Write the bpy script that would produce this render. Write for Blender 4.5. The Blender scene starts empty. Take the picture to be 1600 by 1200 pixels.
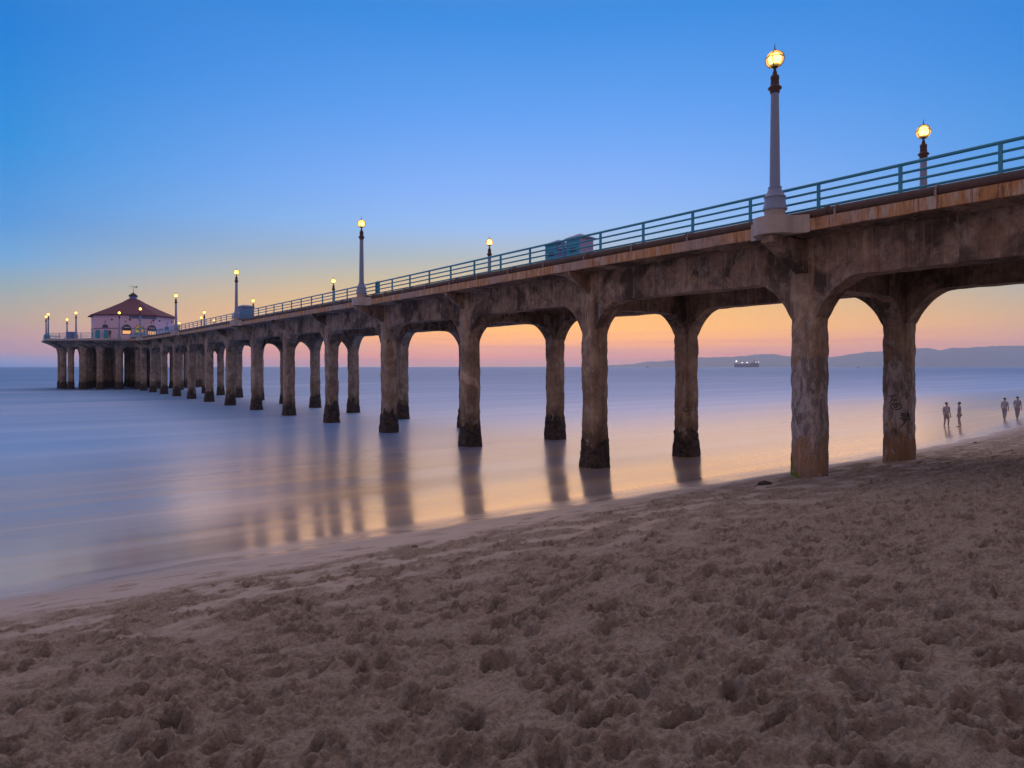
import bpy, bmesh, math, random
import numpy as np
from mathutils import Vector, Matrix, noise as mnoise

R = math.radians
random.seed(7)
rng = np.random.default_rng(11)
scene = bpy.context.scene
COL = scene.collection

# ------------------------------------------------------------------ camera
# world axes: +Y runs along the pier out to sea, +X along the beach, z = 0 is the water
PHI = 0.6396
CAMZ = 4.43
F = 1070.0
cam_d = bpy.data.cameras.new("camera")
cam = bpy.data.objects.new("camera", cam_d)
COL.objects.link(cam)
cam.location = (0, 0, CAMZ)
cam.rotation_euler = (R(90), 0, -PHI)
cam_d.sensor_width = 36.0
cam_d.lens = 36.0 * F / 1600.0
cam_d.shift_y = -27.0 / 1600.0
cam_d.clip_start = 0.05
cam_d.clip_end = 90000
scene.camera = cam
SP, CP = math.sin(PHI), math.cos(PHI)

# ------------------------------------------------------------------ colour management
scene.view_settings.view_transform = 'Standard'
scene.view_settings.look = 'None'
scene.view_settings.exposure = 0.0
scene.view_settings.gamma = 1.0
scene.cycles.max_bounces = 6
scene.cycles.diffuse_bounces = 3
scene.cycles.glossy_bounces = 3
scene.cycles.transmission_bounces = 2
scene.cycles.volume_bounces = 1
scene.cycles.sample_clamp_indirect = 4.0
scene.cycles.use_denoising = True


def lin(c):
    r = []
    for x in c:
        x = x / 255.0
        r.append(x / 12.92 if x <= 0.04045 else ((x + 0.055) / 1.055) ** 2.4)
    return tuple(r) + (1.0,)


class NT:
    """small node-tree writer"""

    def __init__(s, tree):
        s.t = tree

    def n(s, typ, ins=None, **props):
        nd = s.t.nodes.new(typ)
        for k, v in props.items():
            setattr(nd, k, v)
        for k, v in (ins or {}).items():
            sock = nd.inputs[k]
            if isinstance(v, bpy.types.NodeSocket):
                s.t.links.new(v, sock)
            else:
                sock.default_value = v
        return nd

    def m(s, op, a, b=None, c=None, clamp=False):
        ins = {0: a}
        if b is not None:
            ins[1] = b
        if c is not None:
            ins[2] = c
        return s.n('ShaderNodeMath', ins, operation=op, use_clamp=clamp).outputs[0]

    def mr(s, v, a, b, c=0.0, d=1.0, smooth=True):
        return s.n('ShaderNodeMapRange', {0: v, 1: a, 2: b, 3: c, 4: d}, clamp=True,
                   interpolation_type='SMOOTHSTEP' if smooth else 'LINEAR').outputs[0]

    def ramp(s, fac, stops):
        nd = s.n('ShaderNodeValToRGB', {0: fac})
        el = nd.color_ramp.elements
        while len(el) < len(stops):
            el.new(1.0)
        for e, (p, c) in zip(el, stops):
            e.position = p
            e.color = c
        return nd.outputs[0]

    def mix(s, f, a, b, blend='MIX'):
        nd = s.n('ShaderNodeMix', None, data_type='RGBA', blend_type=blend)
        for i, v in ((0, f), (6, a), (7, b)):
            if isinstance(v, bpy.types.NodeSocket):
                s.t.links.new(v, nd.inputs[i])
            else:
                nd.inputs[i].default_value = v
        return nd.outputs[2]

    def noise(s, vec, scale, detail=4.0, rough=0.55, dist=0.0):
        return s.n('ShaderNodeTexNoise', {'Vector': vec, 'Scale': scale, 'Detail': detail,
                                          'Roughness': rough, 'Distortion': dist}).outputs[0]

    def mapv(s, vec, scale=(1, 1, 1), loc=(0, 0, 0)):
        return s.n('ShaderNodeMapping', {'Vector': vec, 'Scale': scale, 'Location': loc}).outputs[0]


# ------------------------------------------------------------------ sky (dusk, sun already down)
GLOW = R(40.0)          # azimuth of the after-glow, from +Y towards +X
SUN_EL = 1.5
world = bpy.data.worlds.new("World")
scene.world = world
world.use_nodes = True
wt = world.node_tree
wt.nodes.clear()
W = NT(wt)
tc = W.n('ShaderNodeTexCoord').outputs['Generated']
sep = W.n('ShaderNodeSeparateXYZ', {0: tc})
dx, dy, dz = sep.outputs
hl = W.m('SQRT', W.m('ADD', W.m('MULTIPLY', dx, dx), W.m('MULTIPLY', dy, dy)))
hl = W.m('MAXIMUM', hl, 1e-4)
az = W.m('DIVIDE', W.m('ADD', W.m('MULTIPLY', dx, math.sin(GLOW)), W.m('MULTIPLY', dy, math.cos(GLOW))), hl)
el = W.m('ARCTAN2', dz, hl)
eld = W.m('MAXIMUM', W.m('MULTIPLY', el, 180 / math.pi), 0.0)
tpos = W.m('SQRT', W.m('DIVIDE', eld, 90.0))


def stops(lst):
    return [(math.sqrt(e / 90.0), lin(c)) for e, c in lst]


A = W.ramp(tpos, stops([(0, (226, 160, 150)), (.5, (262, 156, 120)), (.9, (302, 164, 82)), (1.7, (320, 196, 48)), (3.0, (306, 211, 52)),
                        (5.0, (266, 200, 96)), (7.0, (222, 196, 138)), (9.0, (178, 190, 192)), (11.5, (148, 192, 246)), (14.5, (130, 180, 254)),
                        (20, (92, 162, 246)), (27, (46, 140, 228)), (36, (80, 124, 194)), (46, (266, 244, 240)), (64, (258, 236, 234)), (90, (156, 146, 166))]))  # unseen upper stops, here and in B, brightened beyond dusk to light the sand
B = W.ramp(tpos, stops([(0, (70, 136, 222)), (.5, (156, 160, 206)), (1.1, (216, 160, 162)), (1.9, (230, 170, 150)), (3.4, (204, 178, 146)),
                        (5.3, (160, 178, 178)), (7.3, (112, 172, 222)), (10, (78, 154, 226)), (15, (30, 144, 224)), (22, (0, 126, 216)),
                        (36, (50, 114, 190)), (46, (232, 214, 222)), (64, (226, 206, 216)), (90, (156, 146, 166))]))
C = W.ramp(tpos, stops([(0, (172, 146, 150)), (6, (182, 154, 154)), (14, (184, 156, 158)), (24, (160, 138, 148)), (42, (114, 104, 122)), (70, (124, 114, 132)), (90, (156, 146, 166))]))  # unseen sky behind the camera, shaped to light the pier faces
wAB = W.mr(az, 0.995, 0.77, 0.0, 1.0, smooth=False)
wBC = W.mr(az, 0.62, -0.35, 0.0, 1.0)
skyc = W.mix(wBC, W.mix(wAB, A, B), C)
# thin streak clouds low over the after-glow
azang = W.n('ShaderNodeMath', {0: dx, 1: dy}, operation='ARCTAN2').outputs[0]
cv = W.n('ShaderNodeCombineXYZ', {0: W.m('MULTIPLY', azang, 3.0), 1: W.m('MULTIPLY', eld, 1.7), 2: 0.0}).outputs[0]
cn = W.noise(cv, 1.6, 3.0, 0.5)
band = W.m('MULTIPLY', W.mr(eld, 0.15, 0.7), W.mr(eld, 5.0, 1.2))
streak = W.m('MULTIPLY', W.m('MULTIPLY', W.mr(cn, 0.48, 0.72), band), W.mr(az, 0.80, 0.97))
skyc = W.mix(W.m('MULTIPLY', streak, 0.42), skyc, lin((226, 126, 130)))
nish = W.n('ShaderNodeTexSky', None, sky_type='NISHITA', sun_disc=False, sun_elevation=R(SUN_EL), sun_rotation=GLOW)
bg1 = W.n('ShaderNodeBackground', {0: nish.outputs[0], 1: 0.004}).outputs[0]
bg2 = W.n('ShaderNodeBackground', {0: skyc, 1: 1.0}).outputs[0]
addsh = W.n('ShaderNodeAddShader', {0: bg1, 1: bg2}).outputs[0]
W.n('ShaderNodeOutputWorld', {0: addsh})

# the very last warm light from the glow, broad and weak
sun_d = bpy.data.lights.new("sun", 'SUN')
sun_d.energy = 0.75
sun_d.angle = R(58)
sun_d.color = (1.0, 0.56, 0.26)
sun = bpy.data.objects.new("sun", sun_d)
COL.objects.link(sun)
sd = Vector((math.sin(GLOW) * math.cos(R(15)), math.cos(GLOW) * math.cos(R(15)), math.sin(R(15))))
sun.rotation_euler = (-sd).to_track_quat('-Z', 'Y').to_euler()


# ------------------------------------------------------------------ mesh helpers
class MB:
    """collects vertices and faces in world space and links them as ONE mesh object"""

    def __init__(s):
        s.v = []
        s.f = []
        s.sm = []

    def add(s, vs, fs, smooth=False):
        o = len(s.v)
        s.v.extend([tuple(p) for p in vs])
        s.f.extend([tuple(i + o for i in f) for f in fs])
        s.sm.extend([smooth] * len(fs))
        return s

    def box(s, x0, x1, y0, y1, z0, z1):
        vs = [(x, y, z) for z in (z0, z1) for y in (y0, y1) for x in (x0, x1)]
        return s.add(vs, [(0, 2, 3, 1), (4, 5, 7, 6), (0, 1, 5, 4), (2, 6, 7, 3), (0, 4, 6, 2), (1, 3, 7, 5)])

    def rings(s, rs, smooth=True, cap=True, closed=False):
        """loft a list of equal-length closed rings"""
        n = len(rs[0])
        vs = [p for r in rs for p in r]
        fs = []
        m = len(rs)
        for k in range(m if closed else m - 1):
            a, b = k * n, ((k + 1) % m) * n
            for i in range(n):
                j = (i + 1) % n
                fs.append((a + i, a + j, b + j, b + i))
        s.add(vs, fs, smooth)
        if cap and not closed:
            s.add(rs[0], [tuple(range(n))[::-1]])
            s.add(rs[-1], [tuple(range(n))])
        return s

    def lathe(s, prof, n=16, c=(0, 0, 0), smooth=True):
        rs = []
        for r, z in prof:
            rs.append([(c[0] + r * math.cos(2 * math.pi * i / n), c[1] + r * math.sin(2 * math.pi * i / n), c[2] + z) for i in range(n)])
        return s.rings(rs, smooth)

    def tube(s, pts, r, n=8, smooth=True, closed=False):
        pts = [Vector(p) for p in pts]
        m = len(pts)
        rs = []
        for i, p in enumerate(pts):
            if closed:
                t = pts[(i + 1) % m] - pts[i - 1]
            else:
                t = pts[min(i + 1, m - 1)] - pts[max(i - 1, 0)]
            t.normalize()
            up = Vector((0, 0, 1)) if abs(t.z) < 0.95 else Vector((0, 1, 0))
            a = t.cross(up).normalized()
            b = a.cross(t).normalized()
            rad = r[i] if isinstance(r, (list, tuple)) else r
            rs.append([p + a * (rad * math.cos(2 * math.pi * k / n)) + b * (rad * math.sin(2 * math.pi * k / n)) for k in range(n)])
        return s.rings(rs, smooth, True, closed)

    def prism(s, poly, axis, a, b):
        """extrude a polygon given in the two other axes along one axis"""
        def P(p, t):
            return {'x': (t, p[0], p[1]), 'y': (p[0], t, p[1]), 'z': (p[0], p[1], t)}[axis]
        return s.rings([[P(p, a) for p in poly], [P(p, b) for p in poly]], False)

    def build(s, name, mat, parent=None):
        me = bpy.data.meshes.new(name)
        off = Vector((0, 0, 0))
        if parent is not None:
            q = parent
            while q is not None:
                off += q.location
                q = q.parent
        me.from_pydata([(p[0] - off.x, p[1] - off.y, p[2] - off.z) for p in s.v], [], s.f)
        bm = bmesh.new()
        bm.from_mesh(me)
        bmesh.ops.recalc_face_normals(bm, faces=bm.faces)
        bm.to_mesh(me)
        bm.free()
        me.polygons.foreach_set('use_smooth', s.sm)
        me.materials.append(mat)
        o = bpy.data.objects.new(name, me)
        COL.objects.link(o)
        o.parent = parent
        return o


def tag(o, label=None, cat=None, group=None, kind=None):
    for k, v in (('label', label), ('category', cat), ('group', group), ('kind', kind)):
        if v:
            o[k] = v
    return o


def thing(name, loc, label, cat, group=None):
    o = bpy.data.objects.new(name, None)
    o.empty_display_size = 0.3
    COL.objects.link(o)
    o.location = loc
    return tag(o, label, cat, group)


def copy_tree(o, parent=None):
    c = o.copy()
    COL.objects.link(c)
    c.parent = parent
    for ch in [x for x in list(bpy.data.objects) if x.parent == o]:
        copy_tree(ch, c)
    return c


def bevel(o, w=0.02, seg=2):
    m = o.modifiers.new('bevel', 'BEVEL')
    m.width = w
    m.segments = seg
    m.limit_method = 'ANGLE'
    m.angle_limit = R(40)
    return o


def n3(x, y, z, s=1.0):
    return mnoise.noise(Vector((x * s, y * s, z * s)))


# ------------------------------------------------------------------ materials
def new_mat(name):
    m = bpy.data.materials.new(name)
    m.use_nodes = True
    m.node_tree.nodes.clear()
    t = NT(m.node_tree)
    return m, t


def finish(t, **ins):
    nm = {'base': 'Base Color', 'rough': 'Roughness', 'metal': 'Metallic', 'normal': 'Normal', 'ior': 'IOR',
          'spec': 'Specular IOR Level', 'emit': 'Emission Color', 'estr': 'Emission Strength', 'alpha': 'Alpha'}
    b = t.n('ShaderNodeBsdfPrincipled', {nm[k]: v for k, v in ins.items()})
    t.n('ShaderNodeOutputMaterial', {0: b.outputs[0]})
    return b


def bump(t, h, strength, dist):
    return t.n('ShaderNodeBump', {'Height': h, 'Strength': strength, 'Distance': dist}).outputs[0]


def paint_mat(name, c, rough=0.5, var=0.18, scale=6.0, metal=0.0):
    m, t = new_mat(name)
    p = t.n('ShaderNodeNewGeometry').outputs['Position']
    n = t.noise(p, scale, 5.0, 0.6)
    d = tuple(x * (1 - var) for x in c[:3]) + (1,)
    e = tuple(min(1, x * (1 + var)) for x in c[:3]) + (1,)
    finish(t, base=t.mix(n, d, e), rough=rough, metal=metal, normal=bump(t, n, 0.15, 0.01))
    return m


def concrete_mat(name, light, dark, rust, patch=0.5, col0=False, stain=0.5):
    """old sea concrete: mottled, dark wet stains, pale repairs, drips"""
    m, t = new_mat(name)
    p = t.n('ShaderNodeNewGeometry').outputs['Position']
    sx, sy, sz = t.n('ShaderNodeSeparateXYZ', {0: p}).outputs
    big = t.noise(p, 0.55, 6.0, 0.62, 0.6)
    mid = t.noise(p, 2.2, 6.0, 0.65, 0.4)
    fine = t.noise(p, 14.0, 4.0, 0.7)
    drip = t.noise(t.mapv(p, (3.2, 3.2, 0.28)), 1.6, 5.0, 0.6, 0.3)
    c = t.mix(t.mr(mid, 0.32, 0.68), dark, light)
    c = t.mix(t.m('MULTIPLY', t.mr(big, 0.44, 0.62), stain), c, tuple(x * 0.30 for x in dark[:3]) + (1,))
    c = t.mix(t.m('MULTIPLY', t.mr(drip, 0.55, 0.72), 0.55), c, tuple(x * 0.5 for x in dark[:3]) + (1,))
    rn = t.noise(t.mapv(p, (1.0, 1.0, 0.45), (9.3, 2.1, 4.0)), 1.3, 5.0, 0.6, 0.5)
    c = t.mix(t.m('MULTIPLY', t.mr(rn, 0.56, 0.70), 0.6), c, rust)
    pn = t.noise(t.mapv(p, (1.0, 1.0, 0.6), (3.1, 7.7, 1.3)), 0.9, 4.0, 0.6, 0.9)
    c = t.mix(t.m('MULTIPLY', t.mr(pn, 0.60, 0.68), patch), c, tuple(min(1, x * 1.7) for x in light[:3]) + (1,))
    if not col0:
        wz = t.m('ADD', sz, t.m('MULTIPLY', t.noise(t.mapv(p, (2.5, 2.5, 0.9), (5, 5, 5)), 1.4, 5.0, 0.65, 0.5), 1.8))
        c = t.mix(t.m('MULTIPLY', t.mr(wz, 3.1, 2.1), 0.8), c, (0.07, 0.052, 0.04, 1))
        c = t.mix(t.m('MULTIPLY', t.m('MULTIPLY', t.mr(wz, 4.0, 3.1), t.mr(mid, 0.4, 0.65)), 0.4), c, (0.34, 0.23, 0.10, 1))
    if col0:
        # the landward bent: grey skim coat low down, orange concrete where it has come off
        gn = t.m('ADD', sz, t.m('MULTIPLY', t.noise(t.mapv(p, (2.2, 2.2, 0.8)), 1.2, 5.0, 0.6, 0.8), 2.8))
        grey = t.m('MULTIPLY', t.mr(gn, 6.05, 5.9), t.mr(gn, 3.2, 3.6))
        c = t.mix(t.m('MULTIPLY', grey, 0.75), c, t.mix(t.mr(t.noise(t.mapv(p, (1.6, 1.6, 0.7), (4, 4, 4)), 1.5, 7.0, 0.7, 1.0), 0.42, 0.58), (0.17, 0.155, 0.17, 1), (0.56, 0.53, 0.55, 1)))
        orange = t.m('MULTIPLY', t.mr(gn, 3.6, 3.2), t.mr(mid, 0.35, 0.6))
        c = t.mix(t.m('MULTIPLY', orange, 0.7), c, (0.34, 0.17, 0.085, 1))
    brd = t.noise(t.mapv(p, (9.0, 9.0, 0.22), (2, 3, 1)), 1.0, 3.0, 0.6)
    c = t.mix(t.m('MULTIPLY', t.mr(brd, 0.52, 0.66), 0.4), c, tuple(x * 0.45 for x in dark[:3]) + (1,))
    c = t.mix(t.m('MULTIPLY', t.mr(brd, 0.42, 0.32), 0.3), c, tuple(min(1, x * 1.3) for x in light[:3]) + (1,))
    lift = t.n('ShaderNodeTexNoise', {'Vector': t.mapv(p, (1, 1, 0.55), (1, 8, 2)), 'Scale': 1.9, 'Detail': 8.0, 'Roughness': 0.72, 'Distortion': 0.3}).outputs[0]
    c = t.mix(t.m('MULTIPLY', t.mr(lift, 0.565, 0.585), patch), c, t.mix(fine, (0.46, 0.42, 0.40, 1), (0.62, 0.56, 0.52, 1)))
    wv_ = t.n('ShaderNodeTexNoise', {'Vector': p, 'Scale': 1.6, 'Detail': 5.0, 'Roughness': 0.7}).outputs['Color']
    crk = t.n('ShaderNodeTexVoronoi', {'Vector': t.n('ShaderNodeVectorMath', {0: t.mapv(p, (0.6, 0.6, 0.22)), 1: wv_}, operation='ADD').outputs[0], 'Scale': 1.0}, feature='DISTANCE_TO_EDGE').outputs[0]
    c = t.mix(t.m('MULTIPLY', t.mr(crk, 0.010, 0.003), 0.4), c, (0.04, 0.03, 0.025, 1))
    c = t.mix(t.m('MULTIPLY', t.mr(fine, 0.5, 0.75), 0.35), c, tuple(x * 0.5 for x in dark[:3]) + (1,))
    h = t.m('ADD', t.m('MULTIPLY', mid, 0.7), t.m('MULTIPLY', fine, 0.3))
    finish(t, base=c, rough=0.9, spec=0.25, normal=bump(t, h, 0.7, 0.05))
    return m


M = {}
M['concrete'] = concrete_mat('pier_concrete', (0.56, 0.415, 0.305, 1), (0.36, 0.265, 0.195, 1), (0.30, 0.165, 0.09, 1), 0.5)
M['concrete0'] = concrete_mat('landward_concrete', (0.56, 0.415, 0.305, 1), (0.36, 0.265, 0.195, 1), (0.30, 0.165, 0.09, 1), 0.5, True)
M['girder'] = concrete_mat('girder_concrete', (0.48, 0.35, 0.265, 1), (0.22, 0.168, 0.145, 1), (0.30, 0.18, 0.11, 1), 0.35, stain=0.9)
M['pale_concrete'] = paint_mat('pale_concrete', (0.52, 0.46, 0.43, 1), 0.85, 0.3, 4.0)


def fascia_mat():
    m, t = new_mat('stained_fascia')
    p = t.n('ShaderNodeNewGeometry').outputs['Position']
    sx, sy, sz = t.n('ShaderNodeSeparateXYZ', {0: p}).outputs
    wob = t.noise(p, 3.0, 4.0, 0.6)
    st = t.noise(t.mapv(p, (1.0, 3.2, 0.5)), 1.3, 6.0, 0.7, 0.9)
    st2 = t.noise(t.mapv(p, (1.0, 11.0, 0.9), (4, 1, 0)), 1.0, 5.0, 0.7, 0.6)
    big = t.noise(p, 0.35, 4.0, 0.5)
    c = t.mix(t.mr(st, 0.36, 0.56), (0.62, 0.52, 0.43, 1), (0.58, 0.29, 0.12, 1))
    c = t.mix(t.m('MULTIPLY', t.mr(st2, 0.50, 0.62), t.mr(wob, 0.35, 0.6, 0.25, 0.95)), c, (0.27, 0.115, 0.055, 1))
    c = t.mix(t.m('MULTIPLY', t.mr(big, 0.50, 0.64), 0.5), c, (0.42, 0.40, 0.42, 1))
    c = t.mix(t.m('MULTIPLY', t.mr(wob, 0.55, 0.72), 0.5), c, (0.17, 0.12, 0.10, 1))
    joint = t.mr(t.m('PINGPONG', sy, 0.68), 0.02, 0.0)
    c = t.mix(t.m('MULTIPLY', joint, 0.7), c, (0.12, 0.09, 0.08, 1))
    finish(t, base=c, rough=0.85, spec=0.3, normal=bump(t, st, 0.4, 0.02))
    return m


M['fascia'] = fascia_mat()
M['pipe'] = paint_mat('rusty_pipe', (0.115, 0.072, 0.062, 1), 0.7, 0.5, 5.0)
M['clamp'] = paint_mat('clamp_steel', (0.36, 0.30, 0.27, 1), 0.6, 0.3, 10.0)
M['teal'] = paint_mat('teal_paint', (0.045, 0.36, 0.54, 1), 0.45, 0.2, 6.0)
M['white'] = paint_mat('white_paint', (0.27, 0.34, 0.52, 1), 0.5, 0.12, 5.0)
M['brown'] = paint_mat('dark_red_iron', (0.09, 0.045, 0.045, 1), 0.55, 0.3, 12.0)
M['bronze'] = paint_mat('bronze_cage', (0.20, 0.10, 0.035, 1), 0.5, 0.3, 20.0)
M['lavender'] = paint_mat('lavender_paint', (0.82, 0.64, 0.86, 1), 0.7, 0.08, 1.5)
M['pale_blue'] = paint_mat('pale_blue_paint', (0.19, 0.26, 0.50, 1), 0.6, 0.1, 2.0)
M['blue_trim'] = paint_mat('blue_trim_paint', (0.13, 0.22, 0.42, 1), 0.6, 0.1, 2.0)
M['kiosk_wall'] = paint_mat('kiosk_lavender', (0.42, 0.42, 0.70, 1), 0.6, 0.1, 2.0)
M['kiosk_side'] = paint_mat('kiosk_blue', (0.05, 0.38, 0.62, 1), 0.6, 0.15, 2.0)
M['dark'] = paint_mat('dark_iron', (0.035, 0.035, 0.04, 1), 0.6, 0.2, 4.0)
M['graffiti'] = paint_mat('black_spray', (0.045, 0.038, 0.04, 1), 0.7, 0.1, 9.0)
M['graffiti_tan'] = paint_mat('tan_spray', (0.30, 0.2, 0.11, 1), 0.7, 0.1, 9.0)
M['chalk'] = paint_mat('white_mineral_run', (0.55, 0.53, 0.54, 1), 0.8, 0.3, 9.0)
M['algae'] = paint_mat('green_algae', (0.16, 0.22, 0.02, 1), 0.8, 0.5, 12.0)


def emit_mat(name, c, s):
    m, t = new_mat(name)
    finish(t, base=(0.8, 0.7, 0.5, 1), emit=c, estr=s, rough=0.4)
    return m


M['bulb'] = emit_mat('lit_bulb', (1.0, 0.55, 0.11, 1), 22.0)


def globe_mat():
    m, t = new_mat('amber_globe_glass')
    tr = t.n('ShaderNodeBsdfTransparent', {0: (1.0, 0.86, 0.62, 1)}).outputs[0]
    em = t.n('ShaderNodeEmission', {0: (1.0, 0.56, 0.16, 1), 1: 1.25}).outputs[0]
    t.n('ShaderNodeOutputMaterial', {0: t.n('ShaderNodeMixShader', {0: 0.62, 1: tr, 2: em}).outputs[0]})
    return m


M['globe'] = globe_mat()
M['shiplight'] = emit_mat('ship_lamp', (1.0, 0.86, 0.7, 1), 6.0)
M['litwin'] = emit_mat('lit_window', (1.0, 0.45, 0.12, 1), 0.8)


def growth_mat():
    m, t = new_mat('mussels_and_barnacles')
    p = t.n('ShaderNodeNewGeometry').outputs['Position']
    v = t.n('ShaderNodeTexVoronoi', {'Vector': p, 'Scale': 14.0}).outputs[0]
    n = t.noise(p, 5.0, 5.0, 0.7)
    c = t.mix(t.mr(n, 0.35, 0.65), (0.026, 0.02, 0.019, 1), (0.12, 0.088, 0.068, 1))
    finish(t, base=c, rough=0.75, spec=0.4, normal=bump(t, v, 0.9, 0.05))
    return m


M['growth'] = growth_mat()


def roof_mat():
    m, t = new_mat('clay_tile_roof')
    p = t.n('ShaderNodeNewGeometry').outputs['Position']
    n = t.noise(p, 1.2, 5.0, 0.6)
    w = t.n('ShaderNodeTexWave', {'Vector': p, 'Scale': 1.6, 'Distortion': 0.4, 'Detail': 1.0}, bands_direction='Z').outputs[0]
    c = t.mix(n, (0.11, 0.04, 0.075, 1), (0.22, 0.075, 0.11, 1))
    finish(t, base=c, rough=0.8, normal=bump(t, w, 0.5, 0.08))
    return m


M['roof'] = roof_mat()


# ------------------------------------------------------------------ sand
def smooth(a, b, x):
    t = np.clip((x - a) / (b - a), 0, 1)
    return t * t * (3 - 2 * t)


class VN:
    """tileable-lattice gradient noise for arrays"""

    def __init__(s, seed):
        r = np.random.default_rng(seed)
        a = r.random((256, 256)) * 2 * np.pi
        s.gx, s.gy = np.cos(a).astype(np.float32), np.sin(a).astype(np.float32)

    def __call__(s, x, y):
        xi, yi = np.floor(x).astype(np.int64), np.floor(y).astype(np.int64)
        fx, fy = (x - xi).astype(np.float32), (y - yi).astype(np.float32)
        ux = fx * fx * fx * (fx * (fx * 6 - 15) + 10)
        uy = fy * fy * fy * (fy * (fy * 6 - 15) + 10)

        def g(ix, iy, dx, dy):
            i, j = ix & 255, iy & 255
            return s.gx[i, j] * dx + s.gy[i, j] * dy
        a = g(xi, yi, fx, fy)
        b = g(xi + 1, yi, fx - 1, fy)
        c = g(xi, yi + 1, fx, fy - 1)
        d = g(xi + 1, yi + 1, fx - 1, fy - 1)
        return (a + (b - a) * ux) * (1 - uy) + (c + (d - c) * ux) * uy


N1, N2, N3, N4 = VN(1), VN(2), VN(3), VN(4)


def shore_shift(u):
    d = np.maximum(np.asarray(u, dtype=float) - 26.0, 0)
    d = np.minimum(d, 50.0)
    return 0.0026 * d * d


PV = [-60, -12, -5, 0, 6, 9, 11.8, 13.3, 14.6, 16, 18, 20.5, 24, 30, 40, 60, 90]
PZ = [4.6, 4.2, 3.55, 2.84, 1.90, 1.38, 0.95, 0.70, 0.49, 0.335, 0.185, 0.03, -0.2, -0.6, -1.3, -2.2, -3.0]


def sand_z(u, v):
    return np.interp(np.asarray(v, dtype=float) - shore_shift(u), PV, PZ)


RES = 0.014
U0, U1, V0_, V1_ = -9.0, 25.0, -1.0, 16.0
nu, nv = int((U1 - U0) / RES), int((V1_ - V0_) / RES)
uu = (U0 + (np.arange(nu) + 0.5) * RES)[None, :].astype(np.float32)
vv = (V0_ + (np.arange(nv) + 0.5) * RES)[:, None].astype(np.float32)
UU, VV = np.broadcast_arrays(uu, vv)
H = np.zeros((nv, nu), np.float32)
warp = 0.25 * N4(UU * 1.1, VV * 1.1)
H += 0.046 * N1(UU * 1.4 + warp, VV * 2.0)
H += 0.050 * N2(UU * 4.2 + 2 * warp, VV * 5.4)
brk = smooth(-0.35, 0.15, N1(UU * 1.3 + 31, VV * 1.9 + 7))      # where the crust is broken into clods
H += (0.3 + 0.7 * brk) * 0.048 * N3(UU * 8.2 + 4, VV * 8.8)
H += (0.25 + 0.75 * brk) * 0.044 * N4(UU * 15.5, VV * 16 + 7)
H += (0.2 + 0.8 * brk) * 0.026 * N2(UU * 26, VV * 27 + 17)
# trampled footprints
npits = 6500
for k in range(npits):
    pu, pv = rng.uniform(U0, U1), rng.uniform(V0_, 14.4)
    if pv > 12.6 and rng.random() < 0.8:
        continue
    L, Wd = rng.uniform(0.11, 0.17), rng.uniform(0.05, 0.08)
    an = rng.normal(0.25, 0.8) if rng.random() < 0.6 else rng.uniform(0, 6.28)
    dep = rng.uniform(0.03, 0.082)
    i0, i1 = int((pu - 0.42 - U0) / RES), int((pu + 0.42 - U0) / RES)
    j0, j1 = int((pv - 0.42 - V0_) / RES), int((pv + 0.42 - V0_) / RES)
    i0, j0 = max(i0, 0), max(j0, 0)
    su, sv = uu[:, i0:i1] - pu, vv[j0:j1, :] - pv
    a = su * math.cos(an) + sv * math.sin(an)
    b = -su * math.sin(an) + sv * math.cos(an)
    q = np.sqrt((a / L) ** 2 + (b / (Wd * (1.0 + 0.25 * np.sin(a / L * 2.5)))) ** 2)
    pit = -dep * smooth(1.05, 0.55, q)
    heel = -0.3 * dep * np.exp(-((a + 0.5 * L) / (0.35 * L)) ** 2) * smooth(1.0, 0.5, q)
    rim = 0.42 * dep * np.exp(-((q - 1.28) / 0.24) ** 2) * (1 + 0.7 * np.cos(np.arctan2(b, a) - rng.uniform(0, 6.28)))
    H[j0:j1, i0:i1] += pit + heel + rim


H = np.where(H > 0.06, 0.06 + 0.035 * np.tanh((H - 0.06) / 0.035), H)


def relief(u, v):
    """bilinear look-up of the trampled relief, mirrored beyond its raster"""
    def fold(x, lo, hi):
        L = hi - lo
        t = np.mod(x - lo, 2 * L)
        return lo + np.where(t > L, 2 * L - t, t)
    x = (fold(u, U0 + 0.1, U1 - 0.1) - U0) / RES - 0.5
    y = (fold(v, V0_ + 0.1, V1_ - 0.1) - V0_) / RES - 0.5
    xi, yi = np.clip(np.floor(x).astype(int), 0, nu - 2), np.clip(np.floor(y).astype(int), 0, nv - 2)
    fx, fy = x - xi, y - yi
    return (H[yi, xi] * (1 - fx) + H[yi, xi + 1] * fx) * (1 - fy) + (H[yi + 1, xi] * (1 - fx) + H[yi + 1, xi + 1] * fx) * fy


def rough_mask(u, v):
    vp = v - shore_shift(u)
    edge = 12.0 + 1.3 * smooth(5.0, 17.0, u) - 0.5 * smooth(4.0, -3.0, u) + 0.75 * N1(u * 0.55, v * 0.9 + 4) + 0.5 * N2(u * 2.0, v * 3.0)
    patch = 0.5 * smooth(0.12, 0.34, N3(u * 1.5 + 3, v * 3.4) + 0.4 * N1(u * 5, v * 9)) * smooth(14.6, 13.2, vp)
    gap = 1 - 0.72 * smooth(-0.06, 0.26, N4(u * 0.9 + 8, v * 1.6 + 1) + 0.5 * N2(u * 2.6, v * 4.0)) * smooth(4.0, 10.5, vp)
    return np.maximum(smooth(edge + 0.5, edge - 0.9, vp) * gap, patch)


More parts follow.
